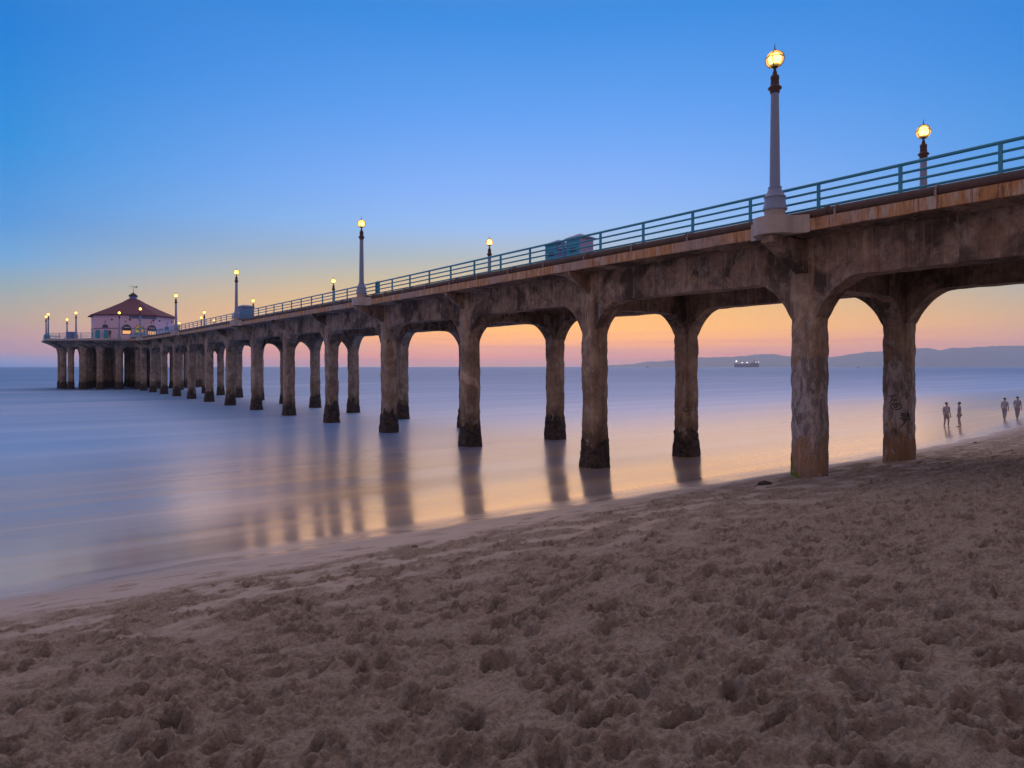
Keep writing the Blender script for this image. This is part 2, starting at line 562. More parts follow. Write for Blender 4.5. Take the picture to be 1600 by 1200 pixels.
def grid_mesh(name, X, Y, Z, mat, attrs=None, wrap=False):
    nr, nc = X.shape
    idx = np.arange(nr * nc).reshape(nr, nc)
    a, b, c, d = idx[:-1, :-1], idx[:-1, 1:], idx[1:, 1:], idx[1:, :-1]
    if wrap:
        a = idx[:-1, :]
        b = np.roll(idx, -1, 1)[:-1, :]
        c = np.roll(idx, -1, 1)[1:, :]
        d = idx[1:, :]
    faces = np.stack([a, b, c, d], -1).reshape(-1, 4)
    me = bpy.data.meshes.new(name)
    me.vertices.add(nr * nc)
    me.vertices.foreach_set('co', np.stack([X, Y, Z], -1).reshape(-1).astype(np.float32))
    nf = len(faces)
    me.loops.add(nf * 4)
    me.loops.foreach_set('vertex_index', faces.reshape(-1).astype(np.int32))
    me.polygons.add(nf)
    me.polygons.foreach_set('loop_start', np.arange(0, nf * 4, 4, dtype=np.int32))
    me.polygons.foreach_set('loop_total', np.full(nf, 4, np.int32))
    me.polygons.foreach_set('use_smooth', np.ones(nf, bool))
    me.update(calc_edges=True)
    for k, arr in (attrs or {}).items():
        at = me.attributes.new(k, 'FLOAT', 'POINT')
        at.data.foreach_set('value', arr.reshape(-1).astype(np.float32))
    me.materials.append(mat)
    o = bpy.data.objects.new(name, me)
    COL.objects.link(o)
    return o


def sand_mat():
    m, t = new_mat('beach_sand')
    p = t.n('ShaderNodeNewGeometry').outputs['Position']
    wet = t.n('ShaderNodeAttribute', None, attribute_name='wet').outputs['Fac']
    rgh = t.n('ShaderNodeAttribute', None, attribute_name='trampled').outputs['Fac']
    n1 = t.noise(p, 1.3, 5.0, 0.6)
    n2 = t.noise(p, 9.0, 5.0, 0.7)
    n3_ = t.noise(p, 160.0, 2.0, 0.6)
    dry = t.mix(n1, (0.42, 0.335, 0.265, 1), (0.58, 0.465, 0.37, 1))
    dry = t.mix(t.m('MULTIPLY', t.mr(n2, 0.42, 0.7), 0.6), dry, (0.31, 0.245, 0.195, 1))
    damp = t.mix(n1, (0.52, 0.425, 0.365, 1), (0.58, 0.48, 0.42, 1))
    c = t.mix(rgh, damp, dry)
    c = t.mix(wet, c, (0.45, 0.37, 0.33, 1))
    crumb = t.noise(p, 34.0, 4.0, 0.75)
    c = t.mix(t.m('MULTIPLY', t.m('MULTIPLY', t.mr(crumb, 0.47, 0.66), rgh), 0.6), c, (0.19, 0.145, 0.11, 1))
    c = t.mix(t.m('MULTIPLY', t.m('MULTIPLY', t.mr(crumb, 0.50, 0.36), rgh), 0.4), c, (0.68, 0.55, 0.43, 1))
    c = t.mix(t.m('MULTIPLY', n3_, 0.35), c, (0.12, 0.09, 0.075, 1))
    rough = t.m('MULTIPLY', t.mr(wet, 0.2, 1.0, 0.92, 0.28), t.mr(rgh, 0.0, 0.6, 0.72, 1.0))
    spec = t.m('ADD', t.mr(rgh, 0.0, 0.6, 0.28, 0.10), t.mr(wet, 0.4, 1.0, 0.0, 0.2))
    hb = t.m('ADD', t.m('MULTIPLY', n2, 0.5), t.m('MULTIPLY', t.noise(p, 38.0, 5.0, 0.75), 0.5))
    nb = bump(t, hb, t.mr(wet, 0.9, 0.0, 0.0, 1.0), t.mr(rgh, 0.0, 1.0, 0.008, 0.07))
    finish(t, base=c, rough=rough, spec=spec, normal=nb)
    return m


M['sand'] = sand_mat()


def beach():
    a_dense = np.linspace(-R(47), R(47), 980)
    a_rest = np.linspace(R(47), 2 * math.pi - R(47), 130)[1:-1]
    ang = np.concatenate([a_dense, a_rest]) + PHI
    r = np.concatenate([np.geomspace(0.9, 60.0, 1080), np.geomspace(60, 900, 60)[1:]])
    Rr, An = np.meshgrid(r, ang, indexing='ij')
    u, v = Rr * np.sin(An), Rr * np.cos(An)
    m = rough_mask(u, v)
    vp = v - shore_shift(u)
    z = sand_z(u, v)
    fade = smooth(90, 40, Rr)
    z = z + (relief(u, v) - 0.012) * m * fade * (1.12 - 0.42 * smooth(6.0, 13.5, vp))
    z = z + 0.004 * N2(u * 3, v * 5) * smooth(15.4, 13.0, vp) * fade + 0.012 * N1(u * 0.5, v * 0.8)
    wet = smooth(13.0, 15.1, vp + 0.7 * N4(u * 0.35, v * 0.2)) * (1 - 0.85 * m)
    # scour at the two landward columns
    for cu, cv in ((21.0, 12.05), (27.23, 12.05)):
        d = np.hypot(u - cu, v - cv)
        z = z - 0.11 * np.exp(-(d / 0.85) ** 2) + 0.035 * np.exp(-((d - 1.6) / 0.4) ** 2)
    o = grid_mesh('beach', u, v, z, M['sand'], {'wet': wet, 'trampled': m}, wrap=True)
    tag(o, 'trampled pale brown sand beach sloping to the water', None, None, 'structure')


beach()


# ------------------------------------------------------------------ sea
def sea_mat():
    m, t = new_mat('long_exposure_sea')
    p = t.n('ShaderNodeNewGeometry').outputs['Position']
    off = t.n('ShaderNodeAttribute', None, attribute_name='offshore').outputs['Fac']   # metres off the swash line
    lg = t.n('ShaderNodeAttribute', None, attribute_name='logdist').outputs['Fac']
    sx, sy, sz = t.n('ShaderNodeSeparateXYZ', {0: p}).outputs
    cv = t.n('ShaderNodeCombineXYZ', {0: t.m('MULTIPLY', sx, 0.006), 1: t.m('MULTIPLY', lg, 5.0), 2: 0.0}).outputs[0]
    bands = t.noise(cv, 1.7, 4.0, 0.6, 0.2)
    cv2 = t.n('ShaderNodeCombineXYZ', {0: t.m('MULTIPLY', sx, 0.05), 1: t.m('MULTIPLY', lg, 16.0), 2: 3.0}).outputs[0]
    bands2 = t.noise(cv2, 1.0, 4.0, 0.6, 0.4)
    inshore = t.mr(lg, 4.0, 5.8, 1.0, 0.0)
    deep_sky_tint = (0.07, 0.27, 0.60, 1)  # open water, its blue brightened to stand in for reflected sky
    foam_sky_tint = t.mix(t.mr(off, 34.0, 7.0), (0.36, 0.58, 0.95, 1), (0.60, 0.36, 0.15, 1))  # foam and silt, with the sky's blue and gold reflection put into the colour
    c = t.mix(t.m('MULTIPLY', inshore, t.mr(bands, 0.3, 0.7, 0.55, 1.0)), deep_sky_tint, foam_sky_tint)
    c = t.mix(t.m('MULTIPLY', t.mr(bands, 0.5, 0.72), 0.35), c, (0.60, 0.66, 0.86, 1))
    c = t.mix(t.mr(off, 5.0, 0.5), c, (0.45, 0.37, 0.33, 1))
    rough = t.m('ADD', t.m('ADD', t.mr(off, 0.0, 9.0, 0.14, 0.24), t.mr(off, 1.6, 0.0, 0.0, 0.14)), t.mr(lg, 3.15, 4.7, 0.0, 0.42))
    rough = t.m('ADD', rough, t.m('MULTIPLY', t.m('SUBTRACT', bands, 0.5), 0.14))
    wv = t.noise(t.mapv(p, (0.5, 1.1, 1.0)), 0.5, 3.0, 0.5)
    finish(t, base=c, rough=rough, ior=1.5, spec=t.m('SUBTRACT', t.mr(off, -0.1, 1.5, 0.48, 1.0), t.mr(lg, 3.6, 5.5, 0.0, 0.05)),
           normal=bump(t, t.m('ADD', wv, t.m('MULTIPLY', bands2, 0.6)), 0.12, t.mr(off, 1.0, 14.0, 0.0, 0.25)))
    return m


M['sea'] = sea_mat()


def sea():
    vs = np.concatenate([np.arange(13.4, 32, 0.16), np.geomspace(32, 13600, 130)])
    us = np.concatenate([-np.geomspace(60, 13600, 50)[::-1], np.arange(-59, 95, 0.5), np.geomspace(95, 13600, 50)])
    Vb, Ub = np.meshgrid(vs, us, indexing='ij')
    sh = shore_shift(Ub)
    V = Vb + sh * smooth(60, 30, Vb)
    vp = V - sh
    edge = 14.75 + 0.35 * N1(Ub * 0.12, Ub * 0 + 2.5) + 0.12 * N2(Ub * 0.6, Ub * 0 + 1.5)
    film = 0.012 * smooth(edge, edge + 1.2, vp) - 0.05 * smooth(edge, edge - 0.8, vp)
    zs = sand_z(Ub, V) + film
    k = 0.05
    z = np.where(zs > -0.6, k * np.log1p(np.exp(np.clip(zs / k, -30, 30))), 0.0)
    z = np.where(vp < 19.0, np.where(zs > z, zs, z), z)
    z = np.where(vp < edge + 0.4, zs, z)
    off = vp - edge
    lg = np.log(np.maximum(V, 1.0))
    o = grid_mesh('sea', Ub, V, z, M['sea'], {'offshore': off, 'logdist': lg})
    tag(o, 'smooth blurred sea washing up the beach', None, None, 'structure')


sea()


# ------------------------------------------------------------------ far hills across the bay
def W2(px, y_above, D):
    """place on the far shore: bearing taken from the map of the bay, D metres off"""
    t = (px - 800.0) / F
    return (D * (SP + t * CP), D * (CP - t * SP), CAMZ + y_above * D / F)


def hills(name, prof, D, depth, seed, label):
    m, t = new_mat(name + '_ground')
    p = t.n('ShaderNodeNewGeometry').outputs['Position']
    n = t.noise(p, 0.002, 5.0, 0.6)
    finish(t, base=t.mix(n, (0.20, 0.20, 0.18, 1), (0.31, 0.28, 0.24, 1)), rough=0.95)
    pxs = np.linspace(prof[0][0], prof[-1][0], 420)
    hs = np.interp(pxs, [a for a, b in prof], [b for a, b in prof])
    NN = VN(seed)
    hs = hs + np.minimum(hs * 0.12, 0.8) * NN(pxs * 0.05, pxs * 0) * 2.6 + 0.9 * NN(pxs * 0.17, pxs * 0 + 5)
    rows = np.linspace(-1, 1, 25)
    X, Y, Z = [], [], []
    for s_ in rows:
        d = D + s_ * depth
        tt = (pxs - 800.0) / F
        X.append(d * (SP + tt * CP))
        Y.append(d * (CP - tt * SP))
        top = hs * D / F
        prof_ = (1 - abs(s_)) ** 0.85
        zz = top * prof_ * (1 + 0.22 * NN(pxs * 0.09 + 3, pxs * 0 + s_ * 3.5) * (1 - prof_) * 2)
        Z.append(zz - 2.0)
    o = grid_mesh(name, np.array(X), np.array(Y), np.array(Z), m)
    tag(o, label, None, None, 'structure')


hills('coastal_hills', [(900, 0), (975, 4), (1020, 9), (1060, 11), (1097, 15), (1140, 16), (1170, 18), (1190, 21), (1215, 19), (1240, 16), (1270, 14),
                        (1303, 16), (1330, 20), (1358, 24), (1390, 25), (1412, 28), (1432, 30), (1450, 29), (1468, 27), (1490, 30), (1526, 29), (1560, 27),
                        (1600, 24), (1660, 24), (1740, 28), (1850, 28), (1950, 20), (2050, 10), (2120, 0)], 11800, 900, 21,
      'low hazy hills across the bay')
hills('mountain_range', [(1330, 0), (1420, 18), (1500, 30), (1560, 33), (1620, 34), (1700, 34), (1800, 32), (1900, 22), (2000, 10), (2060, 0)],
      12900, 700, 33, 'faint higher mountains behind the hills')

# air: one closed box round everything, sky outside
hm = bpy.data.materials.new('haze_air')
hm.use_nodes = True
hm.node_tree.nodes.clear()
ht = NT(hm.node_tree)
HAZE = 7.0e-5
pv_ = ht.n('ShaderNodeVolumePrincipled', {'Color': (0.78, 0.90, 1.0, 1), 'Density': HAZE, 'Anisotropy': 0.5})
out_ = ht.n('ShaderNodeOutputMaterial')
hm.node_tree.links.new(pv_.outputs[0], out_.inputs['Volume'])
hz = MB().box(-14000, 14000, -14000, 14000, -6.0, 430.0).build('haze', hm)
tag(hz, 'thin evening haze over the bay', None, None, 'stuff')

# ------------------------------------------------------------------ pier
U_N, U_F = 21.0, 27.23
C0, SPAN = 12.05, 10.055
NCOL = 14
HC = (22.5, 166.4)     # centre of the octagonal pier head


def zoff(v):
    return float(np.interp(v, [40, 100, 133, 150], [0, 0.25, 0.5, 1.0]))


DECK = 8.83
pier = thing('pier', (24.1, 12.05, 0), 'long weathered concrete pier on two rows of columns running out to sea', 'pier')
PIER_A, PIER_B = -14.0, 152.0


def rrect(a, b, n=40, e=4.2):
    out = []
    for i in range(n):
        th = 2 * math.pi * i / n
        c, s_ = math.cos(th), math.sin(th)
        k = (abs(c) ** e + abs(s_) ** e) ** (-1.0 / e)
        out.append((b * k * c, a * k * s_))
    return out


def column(cu, cv, z0, z1, seed, mat, growth=True, hw=0.47, amp=0.035):
    mb = MB()
    rs = []
    nz = int((z1 - z0) / 0.13)
    for k in range(nz + 1):
        z = z0 + (z1 - z0) * k / nz
        lean = 0.05 * n3(seed * 3.1, z * 0.35, 1.7)
        sc = 1.0 + 0.05 * n3(seed * 5.7, z * 0.8, 4.4)
        ring = []
        for (x, y) in rrect(hw * sc, hw * sc):
            d = amp * 1.2 * n3(x + seed * 7, y + seed, z, 1.7) + amp * 0.8 * n3(x + seed * 7, y, z, 5.0)
            # spalled arrises
            d -= 0.05 * max(0.0, n3(x * 1.2 + seed * 3, y * 1.2, z * 0.9 + 9, 1.3) - 0.15)
            L = math.hypot(x, y)
            ring.append((cu + lean + x * (1 + d / L), cv + lean * 0.6 + y * (1 + d / L), z))
        rs.append(ring)
    mb.rings(rs, True)
    o = mb.build('column', mat, pier)
    if growth:
        g = MB()
        top = 1.35 + 0.35 * n3(seed * 2.3, 0.4, 0.9)
        rs = []
        n = 64
        for k in range(13):
            q = k / 12.0
            ring = []
            for i in range(n):
                th = 2 * math.pi * i / n
                zt = top - 0.1 + 0.55 * n3(math.cos(th) * 1.6 + seed, math.sin(th) * 1.6, seed * 1.9) + 0.25 * n3(math.cos(th) * 5 + seed, math.sin(th) * 5, seed)
                z = -0.6 + (zt + 0.6) * q
                c, s_ = math.cos(th), math.sin(th)
                kk = (abs(c) ** 4 + abs(s_) ** 4) ** -0.25
                r = hw * kk * 1.0 + 0.03 + 0.17 * (1 - q) ** 1.2
                r += 0.055 * n3(c * 3 + seed * 2, s_ * 3, z * 3) + 0.03 * n3(c * 8 + seed, s_ * 8, z * 8)
                if k == 12:
                    r = hw * kk * 0.97
                ring.append((cu + r * c, cv + r * s_, z))
            rs.append(ring)
        g.rings(rs, True)
        g.build('marine_growth', M['growth'], o)
    return o


columns = {}
for i in range(-1, NCOL):
    v = C0 + i * SPAN
    for row, cu in ((0, U_N), (1, U_F)):
        z0 = float(sand_z(cu, v)) - 0.7 if i < 1 else -1.6
        mt = M['concrete0'] if i <= 0 else M['concrete']
        columns[(i, row)] = column(cu, v, z0, DECK - 0.35 + zoff(v), i * 2 + row + 3, mt, growth=i >= 1)


def haunch(d, a, b, drop):
    """quarter-ellipse drop of a beam soffit within [a, b] of a column centre"""
    if d >= b:
        return 0.0
    t = min(1.0, (b - d) / (b - a))
    return drop * (0.55 * (1 - math.sqrt(max(0.0, 1 - t * t))) + 0.45 * t ** 1.6)


def girder(cu, seed):
    vs = []
    for i in range(-2, NCOL + 1):
        c = C0 + i * SPAN
        for d in (0, .3, .5, .62, .75, .9, 1.05, 1.2, 1.35, 1.5, 1.65, 1.85, 2.1, 2.5, 3.0, 3.6, 4.3):
            vs += [c + d, c - d]
    vs = sorted({round(x, 3) for x in vs if PIER_A <= x <= PIER_B})
    rs = []
    hwd = 0.40
    for v in vs:
        i = round((v - C0) / SPAN)
        d = abs(v - (C0 + i * SPAN))
        zb = 7.22 - haunch(d, 0.42, 1.75, 1.42) + zoff(v)
        zt = DECK - 0.30 + zoff(v)
        ring = []
        nz = 7
        outer = [(cu - hwd, zb + (zt - zb) * k / nz) for k in range(nz + 1)]
        inner = [(cu + hwd, zt + (zb - zt) * k / nz) for k in range(nz + 1)]
        for (x, z) in outer + inner:
            dd = 0.035 * n3(x * 3 + seed, v, z, 1.3) + 0.02 * n3(x + seed, v, z, 4.0)
            ring.append((x + (dd if x > cu else -dd) * 0.7, v, z + (dd if z == zb else 0)))
        rs.append(ring)
    mb = MB()
    mb.rings(rs, False)
    return mb.build('girder', M['girder'], pier)


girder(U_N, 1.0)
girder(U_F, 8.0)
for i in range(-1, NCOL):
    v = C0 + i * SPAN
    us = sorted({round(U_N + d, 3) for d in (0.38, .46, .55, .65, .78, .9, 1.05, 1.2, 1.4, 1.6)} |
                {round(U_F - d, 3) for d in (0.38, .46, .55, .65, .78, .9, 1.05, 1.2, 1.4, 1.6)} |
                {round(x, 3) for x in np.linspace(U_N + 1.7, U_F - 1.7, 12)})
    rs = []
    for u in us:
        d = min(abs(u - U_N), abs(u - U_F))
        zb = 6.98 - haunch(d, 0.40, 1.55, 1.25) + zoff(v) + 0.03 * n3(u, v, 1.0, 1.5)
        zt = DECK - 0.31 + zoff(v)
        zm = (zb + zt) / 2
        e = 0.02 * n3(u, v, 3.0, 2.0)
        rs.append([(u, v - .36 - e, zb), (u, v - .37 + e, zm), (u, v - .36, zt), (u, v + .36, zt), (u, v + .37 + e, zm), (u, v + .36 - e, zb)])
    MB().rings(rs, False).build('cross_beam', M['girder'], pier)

# slab, soffit and stained fascia
vs = [PIER_A, 0, 20, 40, 60, 80, 100, 116, 133, 150]
rs = []
for v in vs:
    z = zoff(v)
    sec = [(19.39, DECK + z), (19.39, DECK - .30 + z), (20.35, DECK - .36 + z), (20.6, DECK - .30 + z), (27.7, DECK - .30 + z), (27.9, DECK - .36 + z),
           (28.9, DECK - .30 + z), (28.9, DECK + z)]
    rs.append([(u, v, zz) for u, zz in sec])
MB().rings(rs, False).build('deck_slab', M['girder'], pier)
vs = np.arange(PIER_A, 149.5, 0.5)
rs = []
for v in vs:
    z = zoff(v)
    e = 0.012 * n3(v, 2.2, 0.4, 0.9)
    e2 = 0.02 * n3(v, 8.2, 0.4, 1.7)
    rs.append([(19.27 + e, v, DECK - .33 + z + e2), (19.388, v, DECK - .33 + z + e2), (19.388, v, DECK + .012 + z), (19.27 + e, v, DECK + .012 + z)])
MB().rings(rs, False).build('fascia', M['fascia'], pier)

# knee brackets under the deck edge, a wider one with a rounded plinth at every third column
LAMP_U, LAMP_FU = 19.02, 29.30
for i in range(-1, NCOL):
    v = C0 + i * SPAN
    z = zoff(v)
    if i % 3 == 0:
        poly = [(20.62, 7.42 + z), (20.62, 7.66 + z), (19.05, 8.46 + z), (18.62, 8.46 + z), (18.62, 8.28 + z)]
        bevel(MB().prism([(20.62, 7.38 + z), (18.6, 8.22 + z), (18.6, 8.43 + z), (20.62, 8.43 + z)], 'y', v - .2, v + .2).build('bracket', M['girder'], pier), .03)
        outl = []
        for k in range(13):
            th = math.pi / 2 + math.pi * k / 12
            outl.append((LAMP_U - 0.02 + 0.62 * math.cos(th), v + 0.62 * math.sin(th)))
        outl = [(19.262, v + 1.02), (19.19, v + .86), (19.08, v + .72)] + outl + [(19.08, v - .72), (19.19, v - .86), (19.262, v - 1.02)]
        # plan outline runs round the lamp foot and back to the fascia
        bevel(MB().prism(outl, 'z', 8.44 + z, 8.97 + z).build('lamp_plinth', M['pale_concrete'], pier), .04)
    else:
        bevel(MB().prism([(20.62, 7.55 + z), (19.45, 8.30 + z), (19.35, 8.49 + z), (20.62, 8.49 + z)], 'y', v - .17, v + .17).build('bracket', M['girder'], pier), .03)


# spray-paint tags and white mineral runs on the columns
def on_column(colkey, a, z, lift):
    """a point on a column's skin, a metres to the right of the middle as seen from the beach"""
    i, row = colkey
    cu, cv = (U_N, U_F)[row], C0 + i * SPAN
    th = math.atan2(-cv, -cu) + a / 0.52
    c, s_ = math.cos(th), math.sin(th)
    k = (abs(c) ** 4.2 + abs(s_) ** 4.2) ** (-1.0 / 4.2)
    return (cu + (0.47 * k + lift) * c, cv + (0.47 * k + lift) * s_, z)


def strokes(colkey, name, mat, paths, r, lift=0.03):
    """each painted line is one mesh"""
    for path in paths:
        fine = []
        for p, q in zip(path[:-1], path[1:]):
            n = max(1, int(math.dist(p, q) / 0.06))
            fine += [(p[0] + (q[0] - p[0]) * k / n, p[1] + (q[1] - p[1]) * k / n) for k in range(n)]
        fine.append(path[-1])
        MB().tube([on_column(colkey, a, z, lift) for a, z in fine], r, 6).build(name, mat, columns[colkey])


def circ(cx, cz, rx, rz, a0=0, a1=360, n=14):
    return [(cx + rx * math.cos(R(a0 + (a1 - a0) * k / n)), cz + rz * math.sin(R(a0 + (a1 - a0) * k / n))) for k in range(n + 1)]


# far landward column: scribbles between 2.2 m and 3.6 m
zz = 2.95
strokes((0, 1), 'graffiti', M['graffiti'],
        [circ(-.12, zz, .19, .12), circ(-.12, zz + .01, .06, .05), [(-.36, zz + .38), (-.12, zz + .42)], [(-.25, zz + .40), (-.27, zz + .2), (-.36, zz + .1)],
         [(-.18, zz + .28), (-.17, zz + .18)], [(-.1, zz + .27), (-.1, zz + .19)],
         [(.0, zz - .42), (.1, zz - .46), (.38, zz - .46)], [(.2, zz - .46), (.14, zz - .62), (.02, zz - .76)], [(.26, zz - .2), (.22, zz - .4)],
         [(.25, zz - .2), (.33, zz - .42)], circ(.1, zz - .3, .05, .05), [(.28, zz - .68), (.31, zz - .69)]], 0.017)
strokes((0, 1), 'graffiti', M['graffiti_tan'], [circ(-.2, zz - .95, .1, .11), circ(-.2, zz - .95, .04, .05)], 0.016)
zz = 2.35
strokes((1, 1), 'graffiti', M['graffiti'],
        [circ(-.02, zz, .11, .12, 40, 330), [(.0, zz + .24), (.1, zz + .3), (.04, zz + .2), (.13, zz + .12), (.12, zz - .14)],
         [(.06, zz - .3), (.16, zz - .22), (.18, zz - .28)], [(.2, zz - .42), (.22, zz - .43)]], 0.019)
for i in (1, 2, 3, 4):
    zc = 6.7
    strokes((i, 0), 'mineral_run', M['chalk'], [[(-.45, zc + .45), (-.50, zc + .15), (-.48, zc - .2), (-.42, zc - .5)], [(.20, zc + .3), (.19, zc + .05), (.26, zc - .12), (.40, zc - .24)]], 0.014)

# green algae at the foot of the landward column
mb = MB()
na, nz_ = 16, 8
vs, fs = [], []
for k in range(nz_ + 1):
    for q in range(na + 1):
        a = -0.86 + 0.56 * q / na
        top = 0.95 * (1 - q / na) ** 1.2 + 0.12 + 0.35 * n3(a * 6, 2.0, 7.0)
        z = 0.7 + max(0.1, top) * k / nz_ + (0.08 * n3(a * 20, k, 1) if k == nz_ else 0)
        vs.append(on_column((0, 0), a, z, 0.03 + 0.02 * n3(a * 9, z * 9, 3)))
for k in range(nz_):
    for q in range(na):
        b0 = k * (na + 1) + q
        fs.append((b0, b0 + 1, b0 + na + 2, b0 + na + 1))
mb.add(vs, fs, True)
al = mb.build('algae', M['algae'], columns[(0, 0)])
sd_ = al.modifiers.new('thick', 'SOLIDIFY')
sd_.thickness = 0.03

# ------------------------------------------------------------------ pipe along the deck edge
PU, PR = 19.44, 0.14
pipe = thing('utility_pipe', (PU, PIER_A, DECK), 'rusty brown water pipe running along the near edge of the pier deck', 'pipe')
MB().tube([(PU + 0.01 * n3(v, 1, 1, .6), v, DECK + .155 + zoff(v) + .008 * n3(v, 5, 2, .5)) for v in np.arange(PIER_A, 148, 2.0)], PR, 14).build('pipe', M['pipe'], pipe)
k = 0
v = -3.0
cl = None
while v < 100:
    b = MB()
    z = zoff(v)
    b.tube([(PU + (PR + .012) * math.cos(a), v, DECK + .155 + z + (PR + .012) * math.sin(a)) for a in np.linspace(R(-10), R(205), 14)], .022, 6)
    b.box(PU - PR - .045, PU - PR - .005, v - .025, v + .025, DECK - .03 + z, DECK + .17 + z)
    b.build('pipe_clamp', M['clamp'], pipe)
    v += 2.66
v = 0.4
while v < 80:
    z = zoff(v)
    MB().tube([(PU, v + d, DECK + .155 + z) for d in (-.05, .05)], PR + .03, 14).build('pipe_coupling', M['pipe'], pipe)
    v += 5.1

# ------------------------------------------------------------------ railings
RU = 19.60
RZ = [0.38, 0.615, 0.85, 1.085]


def railing(path, name, label, zf, spacing=2.33, t0=0.0):
    """four rails and posts along a polyline in plan"""
    base = path[0]
    root = thing(name, (base[0], base[1], DECK + zf(base)), label, 'railing', 'teal pier railings')
    for z in RZ:
        pts = []
        for a, b in zip(path[:-1], path[1:]):
            L = math.dist(a, b)
            n = max(1, int(L / 12))
            for q in range(n):
                pts.append((a[0] + (b[0] - a[0]) * q / n, a[1] + (b[1] - a[1]) * q / n))
        pts.append(path[-1])
        MB().tube([(p[0], p[1], DECK + z + zf(p)) for p in pts], 0.048 if z > 1 else .036, 8).build('rail', M['teal'], root)
    for a, b in zip(path[:-1], path[1:]):
        L = math.dist(a, b)
        s_ = t0
        while s_ < L - 0.2:
            x, y = a[0] + (b[0] - a[0]) * s_ / L, a[1] + (b[1] - a[1]) * s_ / L
            z = DECK + zf((x, y))
            ang = math.atan2(b[1] - a[1], b[0] - a[0])
            m = MB()
            m.box(-.042, .042, -.035, .035, -0.02, 1.08)
            m.box(-.08, .08, -.07, .07, -0.02, 0.012)
            m.v = [(x + px * math.cos(ang) - py * math.sin(ang), y + px * math.sin(ang) + py * math.cos(ang), z + pz) for px, py, pz in m.v]
            m.build('post', M['teal'], root)
            s_ += spacing
    return root


railing([(RU, PIER_A), (RU, 149.0)], 'railing', 'long teal steel railing along the near edge of the pier deck', lambda p: zoff(p[1]), 2.33, (10.97 - PIER_A) % 2.33)

# ------------------------------------------------------------------ lamp posts
def make_lamp():
    root = thing('lamp_post', (0, 0, 0), 'x', 'lamp post', 'globe lamp posts on the pier')
    b = MB()
    b.lathe([(.30, 0), (.31, .03), (.305, .22), (.315, .23), (.315, .25)], 20)
    b.build('pedestal', M['pale_concrete'], root)
    b = MB()
    b.lathe([(.35, .25), (.365, .27), (.36, .31), (.335, .36), (.325, .44), (.315, .46), (.318, .50), (.308, .52), (.312, .56), (.30, .60), (.298, .63), (.325, .64),
             (.325, .67), (.295, .68), (.27, .74), (.225, .83), (.195, .90), (.188, .93), (.20, .94), (.20, .97), (.165, .98)], 24)
    b.build('base', M['white'], root)
    MB().lathe([(.158, .97), (.15, 1.6), (.14, 2.4), (.128, 3.2), (.118, 3.86)], 20).build('shaft', M['white'], root)
    b = MB()
    b.lathe([(.12, 3.84), (.145, 3.86), (.145, 3.90), (.13, 3.92), (.20, 3.98), (.205, 4.02), (.15, 4.06), (.135, 4.08), (.13, 4.12)], 20)
    b.lathe([(.125, 4.10), (.13, 4.14), (.118, 4.26), (.13, 4.28), (.13, 4.31), (.125, 4.38), (.08, 4.41), (.07, 4.44), (.066, 4.50), (.045, 4.53), (.038, 4.62), (.10, 4.65), (.13, 4.68), (.145, 4.72)], 20)
    b.build('collar', M['brown'], root)
    gz, gr = 4.89, 0.262
    gl = MB().lathe([(max(.002, gr * math.cos(a)), gz + gr * math.sin(a)) for a in np.linspace(R(-58), R(90), 18)], 24).build('globe', M['globe'], root)
    MB().lathe([(max(.002, .185 * math.cos(a)), gz + .01 + .185 * math.sin(a)) for a in np.linspace(R(-88), R(90), 14)], 18).build('bulb', M['bulb'], gl)
    b = MB()
    for a in range(2):
        th = R(20 + 90 * a)
        rr = gr + .012
        b.tube([(rr * math.cos(q) * math.cos(th), rr * math.cos(q) * math.sin(th), gz + rr * math.sin(q)) for q in np.linspace(R(-62), R(242), 30)], .015, 6)
    b.tube([((gr + .014) * math.cos(q), (gr + .014) * math.sin(q), gz + .03) for q in np.linspace(0, 2 * math.pi, 33)[:-1]], .014, 6, True, True)
    b.lathe([(.15, gz - .22), (.165, gz - .2), (.16, gz - .165), (.145, gz - .16)], 20)
    b.build('cage', M['bronze'], root)
    MB().lathe([(.05, gz + gr), (.055, gz + gr + .02), (.02, gz + gr + .05), (.012, gz + gr + .16), (.004, gz + gr + .24)], 8).build('finial', M['brown'], root)
    return root


lamp0 = make_lamp()
ords = ['tall white lamp post with lit globe, largest and nearest on the near pier edge',
        'white lamp post on the near pier edge, second from the beach, halfway along the railing',
        'white lamp post on the near pier edge, third from beach, beside the blue box',
        'white lamp post on the near pier edge, fourth from the beach, right of the roundhouse',
        'white lamp post on the near pier edge, fifth from beach, before the roundhouse sign',
        'lamp post on far pier edge at right, nearest the beach, half hidden behind the railing',
        'lamp post on the far pier edge, second from the beach, left of the twin kiosk',
        'lamp post on the far pier edge, third from the beach, beside the big midway lamp',
        'lamp post on the far pier edge, fourth from the beach, right of the deck box',
        'lamp post on the far pier edge, fifth from the beach, left of the deck box']
spots = [(LAMP_U, C0 + k * 3 * SPAN, 0.14) for k in range(5)] + [(LAMP_FU, C0 + k * 3 * SPAN, 0.02) for k in range(5)]
head = [(-15.3, 4.2, 'lamp post at the seaward left tip of the pier head'), (-15.3, -4.2, 'lamp post at the shoreward left tip of the pier head'),
        (-11.2, 11.6, 'small distant lamp post at back left of the pier head, left of the octagon building'),
        (-11.2, -11.2, 'lamp post standing by the pale box left of the roundhouse'),
        (15.0, -5.6, 'small low lamp post at the right side of the pier head, beyond the railing'),
        (11.0, -12.0, 'small lamp post at the shoreward right corner of the pier head'),
        (11.0, 10.4, 'small far lamp post behind the pier head, just right of the roundhouse wall'),
        (-4.6, -16.6, 'lamp post in front of the left half of the roundhouse'),
        (5.2, -17.2, 'lamp post against the right corner of the roundhouse')]
first = True
